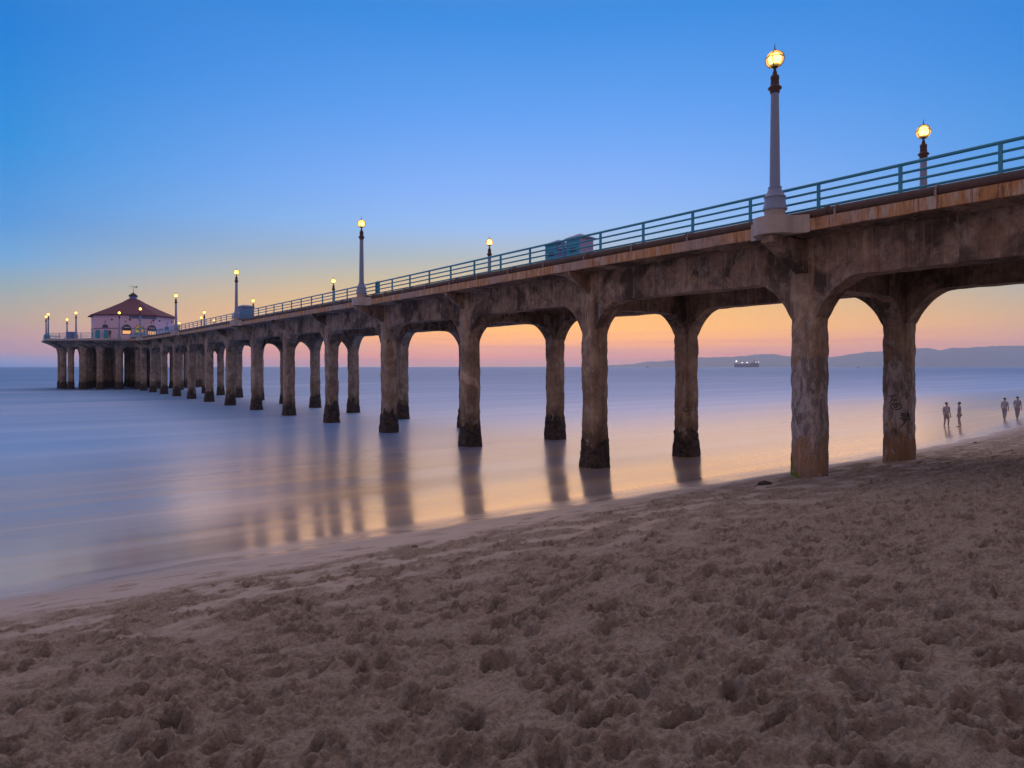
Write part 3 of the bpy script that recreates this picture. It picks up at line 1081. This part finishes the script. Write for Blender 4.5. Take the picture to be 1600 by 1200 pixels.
for k, ((x, y, dz_), lb) in enumerate(zip(spots + [(HC[0] + a, HC[1] + b, 0.0) for a, b, _ in head], ords + [c for _, _, c in head])):
    o = lamp0 if first else copy_tree(lamp0)
    first = False
    o.location = (x, y, DECK + zoff(y) + dz_)
    o.rotation_euler = (0, 0, 0.5 * k)
    o['label'] = lb

# ------------------------------------------------------------------ pier head
hd = thing('pier_platform', (HC[0], HC[1], 0), 'wide octagonal concrete pier head on a ring of columns under the roundhouse', 'pier')
HZ = DECK + 1.0
AP = 16.0


def octagon(ap, rot=0.0):
    r = ap / math.cos(math.pi / 8)
    return [(HC[0] + r * math.cos(math.pi / 8 + k * math.pi / 4 + rot), HC[1] + r * math.sin(math.pi / 8 + k * math.pi / 4 + rot)) for k in range(8)]


def oct_ring(ap, z):
    return [(x, y, z) for x, y in octagon(ap)]


MB().rings([oct_ring(AP - .1, HZ), oct_ring(AP - .1, HZ - .32), oct_ring(AP - 1.6, HZ - 1.0), oct_ring(AP - 2.4, HZ - 1.6)], False).build('deck_slab', M['girder'], hd)
MB().rings([oct_ring(AP, HZ + .012), oct_ring(AP, HZ - .36), oct_ring(AP - .098, HZ - .36), oct_ring(AP - .098, HZ + .012)], False, False, True).build('fascia', M['pale_concrete'], hd)
pts = []
for k in range(24):
    pts.append((13.0, math.pi / 12 * k + math.pi / 16))
for k in range(16):
    pts.append((9.2, math.pi / 8 * k + math.pi / 8))
for k in range(8):
    pts.append((5.0, math.pi / 4 * k))
pts.append((0.01, 0))
for k, (r, a) in enumerate(pts):
    cu, cv = HC[0] + r * math.cos(a), HC[1] + r * math.sin(a)
    mb = MB()
    rs = []
    seed = 60 + k
    for q in range(26):
        z = -1.6 + (HZ - 1.0 + 1.6) * q / 25
        fl = max(0.0, (z - (HZ - 3.2)) / 2.0)
        hw = 0.54 + 0.45 * min(1.0, fl) ** 2
        rs.append([(cu + x * (1 + .06 * n3(x + seed, y, z)), cv + y * (1 + .06 * n3(x, y + seed, z)), z) for x, y in rrect(hw, hw, 20)])
    mb.rings(rs, True)
    co = mb.build('column', M['concrete'], hd)
    g = MB()
    rs = []
    for q in range(8):
        s_ = q / 7
        rr = .54
        rs.append([(cu + x * (1.06 + .26 * (1 - s_)) * (1 + .12 * n3(x * 2 + seed, y * 2, s_ * 3)), cv + y * (1.06 + .26 * (1 - s_)) * (1 + .12 * n3(x * 2, y * 2 + seed, s_ * 3)),
                    -.6 + s_ * (2.0 + .3 * n3(x * 2, y * 2, seed))) for x, y in rrect(rr, rr, 20)])
    g.rings(rs, True)
    g.build('marine_growth', M['growth'], co)

ring_pts = octagon(AP - .35)
# open towards the pier on the shore side: vertices 5 and 6 bound the face looking to the beach
order = [6, 7, 0, 1, 2, 3, 4, 5]
railing([ring_pts[k] for k in order], 'railing', 'teal railing round the octagonal pier head', lambda p: 1.0, 2.33, 0.4)

# ------------------------------------------------------------------ roundhouse
rh = thing('roundhouse', (HC[0], HC[1], HZ), 'pale lavender octagonal building with red tiled conical roof at the pier end', 'building')
WA = 7.45
WH = 5.2
MB().rings([oct_ring(WA, HZ - .02), oct_ring(WA, HZ + WH)], False).build('wall', M['lavender'], rh)
MB().rings([oct_ring(WA + .045, HZ + 2.35), oct_ring(WA + .045, HZ + 2.5), oct_ring(WA + .01, HZ + 2.5), oct_ring(WA + .01, HZ + 2.35)], False, False, True).build('band', M['blue_trim'], rh)
roof = MB().rings([oct_ring(WA + .6, HZ + WH - .12), oct_ring(WA + .6, HZ + WH + .08), oct_ring(4.6, HZ + WH + 1.75), oct_ring(2.3, HZ + WH + 3.0), oct_ring(1.0, HZ + WH + 3.85)], False).build('roof', M['roof'], rh)
zc = HZ + WH + 3.55
cup = MB()
cup.lathe([(.98, 0), (1.0, .1), (1.0, .2), (.78, .24), (.74, .45), (.74, .85), (.82, .88), (.82, .95)], 8, (HC[0], HC[1], zc), False)
cup.build('cupola', M['pale_blue'], roof)
MB().lathe([(.95, .95), (.93, 1.02), (.7, 1.3), (.4, 1.52), (.13, 1.68), (.05, 1.9), (.035, 2.2)], 12, (HC[0], HC[1], zc)).build('cupola_dome', M['dark'], roof)
vane = MB()
vane.tube([(HC[0], HC[1], zc + 2.0), (HC[0], HC[1], zc + 3.2)], .035, 6)
vane.tube([(HC[0] - .7, HC[1], zc + 3.0), (HC[0] + .7, HC[1], zc + 3.0)], .035, 6)
vane.add([(HC[0] + .2, HC[1] - .02, zc + 2.9), (HC[0] + .75, HC[1] - .02, zc + 2.85), (HC[0] + .75, HC[1] - .02, zc + 3.25), (HC[0] + .2, HC[1] + .02, zc + 3.1),
          (HC[0] + .2, HC[1] + .02, zc + 2.9), (HC[0] + .75, HC[1] + .02, zc + 2.85), (HC[0] + .75, HC[1] + .02, zc + 3.25)], [(0, 1, 2), (4, 5, 6), (0, 1, 5, 4), (1, 2, 6, 5)])
vane.build('weather_vane', M['dark'], roof)


def face_pt(face, a, z, out):
    """face 0 looks at the beach (-Y), 1 at -X-Y, 2 at +X-Y; a runs right as seen from outside"""
    ang = {0: -math.pi / 2, 1: -3 * math.pi / 4, 2: -math.pi / 4, 3: math.pi}[face]
    nx, ny = math.cos(ang), math.sin(ang)
    return (HC[0] + nx * (WA + out) - ny * a, HC[1] + ny * (WA + out) + nx * a, z)


def on_face(name, face, outline, mat, o0, o1, parent=rh):
    n = len(outline)
    return MB().rings([[face_pt(face, a, z, o0) for a, z in outline], [face_pt(face, a, z, o1) for a, z in outline]], False).build(name, mat, parent)


def arch(ca, z0, z1, w, n=10):
    r = w / 2
    return [(ca - r, z0), (ca + r, z0)] + [(ca + r * math.cos(R(180 * k / n)), z1 - r + r * math.sin(R(180 * k / n))) for k in range(n + 1)]


M['glass'] = paint_mat('dark_glass', (0.05, 0.06, 0.09, 1), 0.15, 0.2, 2.0)
M['sill'] = paint_mat('ochre_panel', (0.42, 0.27, 0.10, 1), 0.6, 0.2, 3.0)


def stained():
    m, t = new_mat('stained_glass')
    p = t.n('ShaderNodeNewGeometry').outputs['Position']
    v = t.n('ShaderNodeTexVoronoi', {'Vector': p, 'Scale': 2.2}).outputs['Color']
    s = t.n('ShaderNodeSeparateColor', {0: v})
    c = t.mix(t.mr(s.outputs[0], 0.45, 0.55, smooth=False), (0.75, 0.30, 0.05, 1), (0.08, 0.22, 0.18, 1))
    c = t.mix(t.mr(s.outputs[1], 0.7, 0.75, smooth=False), c, (0.85, 0.55, 0.12, 1))
    finish(t, base=c, emit=c, estr=0.22, rough=0.2)
    return m


M['stained'] = stained()
for ca, kind in ((-2.2, 0), (.15, 1), (2.4, 0)):
    w = on_face('window', 0, arch(ca, HZ + 1.15, HZ + 3.25, 1.75), M['blue_trim'], .0, .05)
    on_face('pane', 0, arch(ca, HZ + 1.25, HZ + 3.13, 1.5), M['stained'] if kind else M['glass'], .03, .07, w)
    if not kind:
        on_face('lit_panel', 0, [(ca - .72, HZ + 1.3), (ca + .72, HZ + 1.3), (ca + .72, HZ + 1.95), (ca - .72, HZ + 1.95)], M['litwin'], .05, .085, w)
        on_face('awning_band', 0, [(ca - .5, HZ + 2.55), (ca + .5, HZ + 2.55), (ca + .5, HZ + 2.72), (ca - .5, HZ + 2.72)], M['lavender'], .05, .085, w)
for face, ca in ((1, -.6), (2, .6)):
    w = on_face('window', face, arch(ca, HZ + 2.55, HZ + 3.3, 1.4), M['blue_trim'], .0, .05)
    on_face('pane', face, arch(ca, HZ + 2.62, HZ + 3.2, 1.2), M['glass'], .03, .07, w)
for face, ca, wd in ((1, -2.3, 1.0), (1, -.4, .95), (3, 0, 1.4), (2, .6, 1.0)):
    d = on_face('door', face, [(ca - wd / 2, HZ), (ca + wd / 2, HZ), (ca + wd / 2, HZ + 2.1), (ca - wd / 2, HZ + 2.1)], M['teal'], .0, .06)
    on_face('handle', face, [(ca + wd / 2 - .16, HZ + 1.0), (ca + wd / 2 - .1, HZ + 1.0), (ca + wd / 2 - .1, HZ + 1.2), (ca + wd / 2 - .16, HZ + 1.2)], M['dark'], .06, .1, d)
for face, ca in ((0, -1.6), (0, .15), (0, 2.7), (1, 0.9), (2, -1.8), (2, 2.2)):
    on_face('vent', face, [(ca - .16, HZ + 4.05), (ca + .16, HZ + 4.05), (ca + .16, HZ + 4.4), (ca - .16, HZ + 4.4)], M['dark'], .0, .05)
for face, ca in ((0, -2.4), (0, 2.3), (1, -.6), (2, .7)):
    on_face('wall_lamp', face, [(ca - .08, HZ + 3.6), (ca + .08, HZ + 3.6), (ca + .08, HZ + 4.0), (ca - .08, HZ + 4.0)], M['blue_trim'], .0, .12)
sg = on_face('sign', 0, [(-1.75, HZ + 4.5), (3.3, HZ + 4.5), (3.3, HZ + 5.0), (-1.75, HZ + 5.0)], M['blue_trim'], .0, .10)
tcu = bpy.data.curves.new('lettering', 'FONT')
tcu.body = 'Roundhouse Aquarium'
tcu.size = 0.50
tcu.align_x = 'CENTER'
tcu.align_y = 'CENTER'
tcu.extrude = 0.01
tf = bpy.data.objects.new('lettering_curve', tcu)
COL.objects.link(tf)
tm_ = bpy.data.meshes.new_from_object(tf.evaluated_get(bpy.context.evaluated_depsgraph_get()))
bpy.data.objects.remove(tf)
tm_.materials.clear()
tm_.materials.append(M['white'])
to = bpy.data.objects.new('lettering', tm_)
COL.objects.link(to)
to.parent = sg
px_, py_, pz_ = face_pt(0, .78, HZ + 4.75, .115)
to.location = (px_ - HC[0], py_ - HC[1], pz_ - HZ)
to.rotation_euler = (R(90), 0, 0)

# ------------------------------------------------------------------ things on the deck
def kiosk():
    root = thing('kiosk', (24.5, 27.0, DECK), 'small teal and lavender twin kiosk with hipped roofs behind the railing', 'kiosk')
    for (v0, hh) in ((26.95, 2.45), (28.75, 2.38)):
        b = MB()
        w = 1.0
        b.box(24.5, 24.5 + w, v0, v0 + w, DECK - .01, DECK + hh)
        bo = b.build('booth', M['kiosk_wall'], root)
        MB().box(24.47, 24.4995, v0 - .02, v0 + w + .02, DECK, DECK + hh - .01).build('side_panel', M['kiosk_side'], bo)
        MB().box(24.455, 24.4695, v0 + .25, v0 + .75, DECK + 1.75, DECK + 1.95).build('vent', M['dark'], bo)
        rb = MB()
        q = [(24.40, v0 - .1), (24.6 + w, v0 - .1), (24.6 + w, v0 + w + .1), (24.40, v0 + w + .1)]
        zr = DECK + hh
        rb.rings([[(x, y, zr) for x, y in q], [(x, y, zr + .07) for x, y in q], [(24.5 + w / 2 + (x - 24.5 - w / 2) * .04, v0 + w / 2 + (y - v0 - w / 2) * .04, zr + .33) for x, y in q]], False)
        rb.build('roof', M['blue_trim'], bo)
    MB().box(24.55, 25.3, 27.95, 28.75, DECK, DECK + 1.35).build('low_wall', M['kiosk_side'], root)
    MB().box(24.55, 25.3, 27.95, 28.75, DECK + 2.05, DECK + 2.3).build('lintel', M['kiosk_wall'], root)


kiosk()


def deck_box(loc, sx, sy, sz, label, cat, mat, rot=0.0):
    root = thing('storage_box', loc, label, cat)
    x, y, z = loc
    bevel(MB().box(x - sx / 2, x + sx / 2, y - sy / 2, y + sy / 2, z, z + sz * .86).build('body', mat, root), .03)
    r = MB()
    q = [(-1, -1), (1, -1), (1, 1), (-1, 1)]
    r.rings([[(x + a * (sx / 2 + .06), y + b * (sy / 2 + .06), z + sz * .86) for a, b in q], [(x + a * (sx / 2 + .06), y + b * (sy / 2 + .06), z + sz * .91) for a, b in q],
             [(x + a * sx * .3, y + b * sy * .3, z + sz) for a, b in q]], False)
    r.build('lid', M['pale_blue'], root)
    p = MB()
    p.box(x - sx / 2 - .02, x - sx / 2 - .0005, y - sy * .3, y + sy * .3, z + .15, z + sz * .7)
    p.build('panel', M['blue_trim'], root)
    root.rotation_euler = (0, 0, rot)


deck_box((20.6, 75.2, DECK + zoff(75)), 1.3, 2.3, 1.95, 'pale blue deck box beside the third lamp post on the near pier edge', 'box', M['pale_blue'])
deck_box((HC[0] - 11.8, HC[1] - 9.4, HZ), 1.7, 2.0, 1.35, 'pale blue box at the railing left of the roundhouse', 'box', M['pale_blue'])


def call_box():
    v = 10.97 + 2.33 * 13
    x = RU + .14
    z = DECK + zoff(v)
    root = thing('call_box', (x, v, z), 'narrow teal box fixed upright to the pier railing beyond the midway lamp', 'box')
    bevel(MB().box(x - .08, x + .10, v - .12, v + .12, z + .4, z + 1.2).build('case', M['teal'], root), .015)
    MB().box(x - .095, x - .0805, v - .09, v + .09, z + .7, z + 1.1).build('door', M['blue_trim'], root)
    MB().box(x + .0, x + .05, v - .025, v + .025, z, z + .4).build('leg', M['teal'], root)


call_box()

# ------------------------------------------------------------------ ship and boats in the bay
def ship():
    D = 5200.0
    k = D / F
    cx, cy, _ = W2(1167, 0, D)
    root = thing('cargo_ship', (cx, cy, 0), 'dark loaded cargo ship with deck lights anchored on the horizon', 'ship')
    rx, ry = CP, -SP          # to the right in the picture
    fx, fy = SP, CP

    def P(a, b, z):
        return (cx + rx * a * k + fx * b, cy + ry * a * k + fy * b, z)
    hull = MB()
    outl = [(-19.5, 0, 0), (-19, -13, 0), (14, -15, 0), (17, -12, .1), (19, 0, .5), (17, 12, .1), (14, 15, 0), (-19, 13, 0)]
    zt = [26, 26, 25, 27, 30, 27, 25, 26]
    hull.rings([[P(a * .97, b * .8, -2) for a, b, _ in outl], [P(a, b, 12) for a, b, _ in outl], [P(a + q, b, z) for (a, b, q), z in zip(outl, zt)]], False)
    hull.build('hull', paint_mat('ship_hull', (0.12, 0.05, 0.045, 1), .6, .1, .05), root)

    def blk(name, a0, a1, b, z0, z1, mat):
        q = [(a0, -b), (a1, -b), (a1, b), (a0, b)]
        return MB().rings([[P(a, bb, z0) for a, bb in q], [P(a, bb, z1) for a, bb in q]], False).build(name, mat, root)
    gm = paint_mat('ship_upperworks', (0.17, 0.14, 0.16, 1), .6, .1, .05)
    blk('superstructure', 11.2, 15.0, 11, 24, 44, gm)
    blk('bridge', 12, 14.4, 14, 44, 51, gm)
    blk('funnel', 15.2, 16.5, 5, 24, 47, gm)
    blk('deckhouse', 6, 11.2, 8, 24, 36, gm)
    for a, z in ((-17.4, 52), (-8.5, 42), (-1, 44), (16.9, 42)):
        blk('mast', a - .15, a + .15, .8, 24, z, gm)
    for a, z, r in ((-17.4, 45, 4.2), (-8.5, 35, 2.6), (-1, 35, 2.6), (13, 40, 2.0), (17, 40, 2.0)):
        c = P(a, -16.5, z)
        MB().lathe([(max(.02, r * math.cos(q)), r * math.sin(q)) for q in np.linspace(-math.pi / 2, math.pi / 2, 9)], 10, c).build('deck_light', M['shiplight'], root)


ship()


def small_boat(px, D, L, label):
    cx, cy, _ = W2(px, 0, D)
    root = thing('boat', (cx, cy, 0), label, 'boat', 'small boats on the horizon')
    dm = M['dark']
    o = [(-L / 2, 0), (-L * .45, -L * .13), (L * .25, -L * .14), (L / 2, 0), (L * .25, L * .14), (-L * .45, L * .13)]
    MB().rings([[(cx + a * CP * .92 + b * SP * .8, cy - a * SP * .92 + b * CP * .8, -.4) for a, b in o], [(cx + a * CP + b * SP, cy - a * SP + b * CP, L * .12) for a, b in o]], False).build('hull', dm, root)
    q = [(-L * .2, -L * .09), (L * .12, -L * .09), (L * .12, L * .09), (-L * .2, L * .09)]
    MB().rings([[(cx + a * CP + b * SP, cy - a * SP + b * CP, L * .12) for a, b in q], [(cx + a * .8 * CP + b * SP, cy - a * .8 * SP + b * CP, L * .34) for a, b in q]], False).build('cabin', dm, root)


small_boat(1012, 3600, 16, 'tiny dark boat far left of the cargo ship on the horizon')
small_boat(1341, 3400, 15, 'tiny dark boat between the two nearest columns on the horizon')

# ------------------------------------------------------------------ people at the water's edge
def skin_mesh(name, joints, bones, mat, parent, sub=1):
    me = bpy.data.meshes.new(name)
    me.from_pydata([j[0] for j in joints], bones, [])
    o = bpy.data.objects.new(name, me)
    COL.objects.link(o)
    md = o.modifiers.new('skin', 'SKIN')
    for i, j in enumerate(joints):
        sv = me.skin_vertices[0].data[i]
        sv.radius = (j[1], j[2] if len(j) > 2 else j[1])
        sv.use_root = (i == 0)
    md.use_smooth_shade = True
    s2 = o.modifiers.new('sub', 'SUBSURF')
    s2.levels = s2.render_levels = sub
    dg = bpy.context.evaluated_depsgraph_get()
    nm = bpy.data.meshes.new_from_object(o.evaluated_get(dg))
    bpy.data.objects.remove(o)
    nm.name = name
    nm.materials.clear()
    nm.materials.append(mat)
    o = bpy.data.objects.new(name, nm)
    COL.objects.link(o)
    o.parent = parent
    return o


M['skin'] = paint_mat('skin', (0.50, 0.40, 0.36, 1), .6, .05, 4)
M['hair'] = paint_mat('hair', (0.16, 0.13, 0.13, 1), .7, .2, 30)


def person(px, ypx, label, shirt, short, h=1.75, face=0.0, stride=0.12, legs_bare=True):
    # walk the sight line down to the sand
    t = (px - 800.0) / F
    z = 20.0
    for _ in range(60):
        u, v = z * (SP + t * CP), z * (CP - t * SP)
        g = max(float(sand_z(u, v)), 0.0)
        z = 0.5 * z + 0.5 * (CAMZ - g) * F / (ypx - 573.0)
    u, v = z * (SP + t * CP), z * (CP - t * SP)
    g = max(float(sand_z(u, v)), 0.0) - 0.01
    root = thing('person', (u, v, g), label, 'person', 'people walking at the water')
    root.rotation_euler = (0, 0, face)
    s = h / 1.75
    S = lambda x, y, zz: (x * s, y * s, zz * s)
    a = stride
    J = [(S(0, 0, .93), .135 * s, .10 * s), (S(0, 0, 1.12), .125 * s, .09 * s), (S(0, .01, 1.34), .155 * s, .10 * s), (S(0, 0, 1.47), .06 * s), (S(0, .01, 1.54), .06 * s),
         (S(0, .02, 1.63), .085 * s, .10 * s), (S(0, .01, 1.71), .07 * s, .08 * s),
         (S(-.09, 0, .86), .09 * s), (S(-.10, a * .6, .48), .062 * s), (S(-.10, a * .3, .10), .042 * s), (S(-.10, a * .3 + .03, .045), .042 * s), (S(-.11, a * .3 + .17, .03), .034 * s),
         (S(.09, 0, .86), .09 * s), (S(.10, -a * .2, .48), .062 * s), (S(.10, -a * 1.1, .10), .042 * s), (S(.10, -a * 1.1 + .03, .045), .042 * s), (S(.11, -a * 1.1 + .17, .03), .034 * s),
         (S(-.19, 0, 1.41), .058 * s), (S(-.245, -.03, 1.13), .042 * s), (S(-.24, .06, .89), .032 * s), (S(-.235, .09, .80), .036 * s, .022 * s),
         (S(.19, 0, 1.41), .058 * s), (S(.245, -.02, 1.13), .042 * s), (S(.24, .05, .89), .032 * s), (S(.235, .08, .80), .036 * s, .022 * s),
         (S(0, .125, 1.615), .016 * s)]
    E = [(0, 1), (1, 2), (2, 3), (3, 4), (4, 5), (5, 6), (0, 7), (7, 8), (8, 9), (9, 10), (10, 11), (0, 12), (12, 13), (13, 14), (14, 15), (15, 16),
         (2, 17), (17, 18), (18, 19), (19, 20), (2, 21), (21, 22), (22, 23), (23, 24), (5, 25)]
    for sx, hb, hand in ((-1, 20, (-.235, .09, .80)), (1, 24, (.235, .08, .80))):
        for q, (dy, L) in enumerate(((-.028, .07), (-.009, .085), (.010, .088), (.028, .08))):
            J.append((S(hand[0], hand[1] + dy, hand[2] - .045), .009 * s))
            J.append((S(hand[0] - sx * .012, hand[1] + dy + .01, hand[2] - .045 - L), .007 * s))
            E += [(hb, len(J) - 2), (len(J) - 2, len(J) - 1)]
        J.append((S(hand[0] - sx * .01, hand[1] + .05, hand[2] - .04), .010 * s))
        E.append((hb, len(J) - 1))
    body = skin_mesh('body', J, E, M['skin'], root, 2)
    sh = paint_mat('shirt_cloth', shirt, .9, .1, 3)
    so = paint_mat('shorts_cloth', short, .9, .1, 3)
    skin_mesh('shirt', [(S(0, 0, 1.10), .155 * s, .12 * s), (S(0, 0, .92), .165 * s, .128 * s), (S(0, .01, 1.34), .178 * s, .125 * s), (S(0, 0, 1.445), .085 * s),
                        (S(-.19, 0, 1.41), .078 * s), (S(-.235, -.02, 1.20), .066 * s), (S(.19, 0, 1.41), .078 * s), (S(.235, -.02, 1.20), .066 * s)],
              [(0, 1), (0, 2), (2, 3), (2, 4), (4, 5), (2, 6), (6, 7)], sh, body, 2)
    if legs_bare:
        lg = [(S(-.095, a * .45, .58), .095 * s), (S(.095, -a * .15, .58), .095 * s)]
    else:
        lg = [(S(-.10, a * .32, .16), .065 * s), (S(.10, -a * .95, .16), .065 * s)]
    skin_mesh('shorts' if legs_bare else 'trousers', [(S(0, 0, .95), .15 * s, .118 * s), (S(-.09, 0, .84), .108 * s), lg[0], (S(.09, 0, .84), .108 * s), lg[1]],
              [(0, 1), (1, 2), (0, 3), (3, 4)], so, body, 2)
    hr = MB()
    c = (root.location.x, root.location.y, root.location.z)
    hr.lathe([(max(.004, .098 * s * math.cos(q)), .11 * s * math.sin(q)) for q in np.linspace(R(-25), R(90), 9)], 16, (c[0], c[1] - .012 * s, c[2] + 1.665 * s))
    hr.build('hair', M['hair'], body)
    for sx in (-1, 1):
        ey = MB()
        ey.lathe([(max(.001, .011 * math.cos(q)), .011 * math.sin(q)) for q in np.linspace(-1.57, 1.57, 5)], 8, (c[0] + sx * .033 * s, c[1] + .108 * s, c[2] + 1.64 * s))
        ey.build('eye', M['hair'], body)


person(1479, 668, 'person in pale grey shirt and shorts standing at the water, left of a close pair', (0.48, 0.44, 0.50, 1), (0.40, 0.38, 0.42, 1), 1.78, R(150), .1)
person(1499, 667, 'person in dusky mauve shirt standing at the water, right of a close pair', (0.40, 0.34, 0.40, 1), (0.34, 0.33, 0.37, 1), 1.76, R(30), .1)
person(1570, 656, 'person in grey walking farther along the shore, third from the left', (0.46, 0.44, 0.49, 1), (0.36, 0.36, 0.40, 1), 1.72, R(-100), .2, False)
person(1590, 655, 'person in slate top walking at the right edge of the picture', (0.40, 0.39, 0.45, 1), (0.34, 0.34, 0.38, 1), 1.76, R(-100), .22, False)


def deck_person():
    z = HZ
    x, y = HC[0] - 6.0, HC[1] - 15.0
    root = thing('person', (x, y, z), 'dark silhouette of a person at the railing in front of the roundhouse', 'person')
    J = [((0, 0, .93), .14, .10), ((0, 0, 1.3), .17, .11), ((0, 0, 1.47), .06), ((0, 0, 1.6), .09, .1), ((0, 0, 1.7), .07),
         ((-.09, 0, .86), .09), ((-.1, 0, .48), .065), ((-.1, 0, .06), .045), ((-.1, .14, .03), .035), ((.09, 0, .86), .09), ((.1, 0, .48), .065), ((.1, 0, .06), .045), ((.1, .14, .03), .035),
         ((-.2, 0, 1.4), .06), ((-.25, 0, 1.12), .045), ((-.2, .14, .95), .035), ((.2, 0, 1.4), .06), ((.25, 0, 1.12), .045), ((.2, .14, .95), .035)]
    E = [(0, 1), (1, 2), (2, 3), (3, 4), (0, 5), (5, 6), (6, 7), (7, 8), (0, 9), (9, 10), (10, 11), (11, 12), (1, 13), (13, 14), (14, 15), (1, 16), (16, 17), (17, 18)]
    skin_mesh('body', J, E, paint_mat('dark_clothes', (0.04, 0.04, 0.05, 1), .9, .1, 3), root, 1)


deck_person()


# ------------------------------------------------------------------ bits lying on the sand
M['weed'] = paint_mat('dried_kelp', (0.055, 0.04, 0.03, 1), .8, .4, 30)


def ground_at(px, ypx):
    t = (px - 800.0) / F
    z = 20.0
    for _ in range(80):
        u, v = z * (SP + t * CP), z * (CP - t * SP)
        z = 0.5 * z + 0.5 * (CAMZ - float(sand_z(u, v))) * F / (ypx - 573.0)
    return u, v, float(sand_z(u, v))


def clump(px, ypx, size, seed, name, label, cat):
    u, v, g = ground_at(px, ypx)
    m = MB()
    n = 14
    rs = []
    for k in range(7):
        ph = math.pi * k / 6
        rs.append([(u + size * math.sin(ph) * math.cos(2 * math.pi * i / n) * (1.2 + .7 * n3(math.cos(2 * math.pi * i / n) * 1.5 + seed, math.sin(2 * math.pi * i / n) * 1.5, ph)),
                    v + .7 * size * math.sin(ph) * math.sin(2 * math.pi * i / n) * (1.2 + .7 * n3(math.sin(2 * math.pi * i / n) * 1.5 + seed, i * .1, ph)),
                    g + .01 - .42 * size * math.cos(ph) * (1 + .5 * n3(i * .7 + seed, ph * 2, 3))) for i in range(n)])
    m.rings(rs, True)
    if cat == 'seaweed':
        for q in range(9):
            a = random.uniform(0, 6.28)
            L = size * random.uniform(1.2, 2.6)
            m.tube([(u + L * f * math.cos(a + .5 * f), v + .6 * L * f * math.sin(a + .5 * f), g + .03 + .10 * size * math.sin(f * 5 + q)) for f in np.linspace(.2, 1, 7)], .012, 5)
    tag(m.build(name, M['weed'], None), label, cat)


clump(1196, 757, 0.22, 3.0, 'seaweed', 'dark clump of dried seaweed on the sand left of the big landward column', 'seaweed')
clump(648, 855, 0.05, 8.0, 'pebble', 'small dark pebble on smooth damp sand below the midway columns', 'pebble')
clump(1524, 692, 0.09, 5.0, 'driftwood', 'small dark lump on the smooth sand right of the far landward column', 'driftwood')
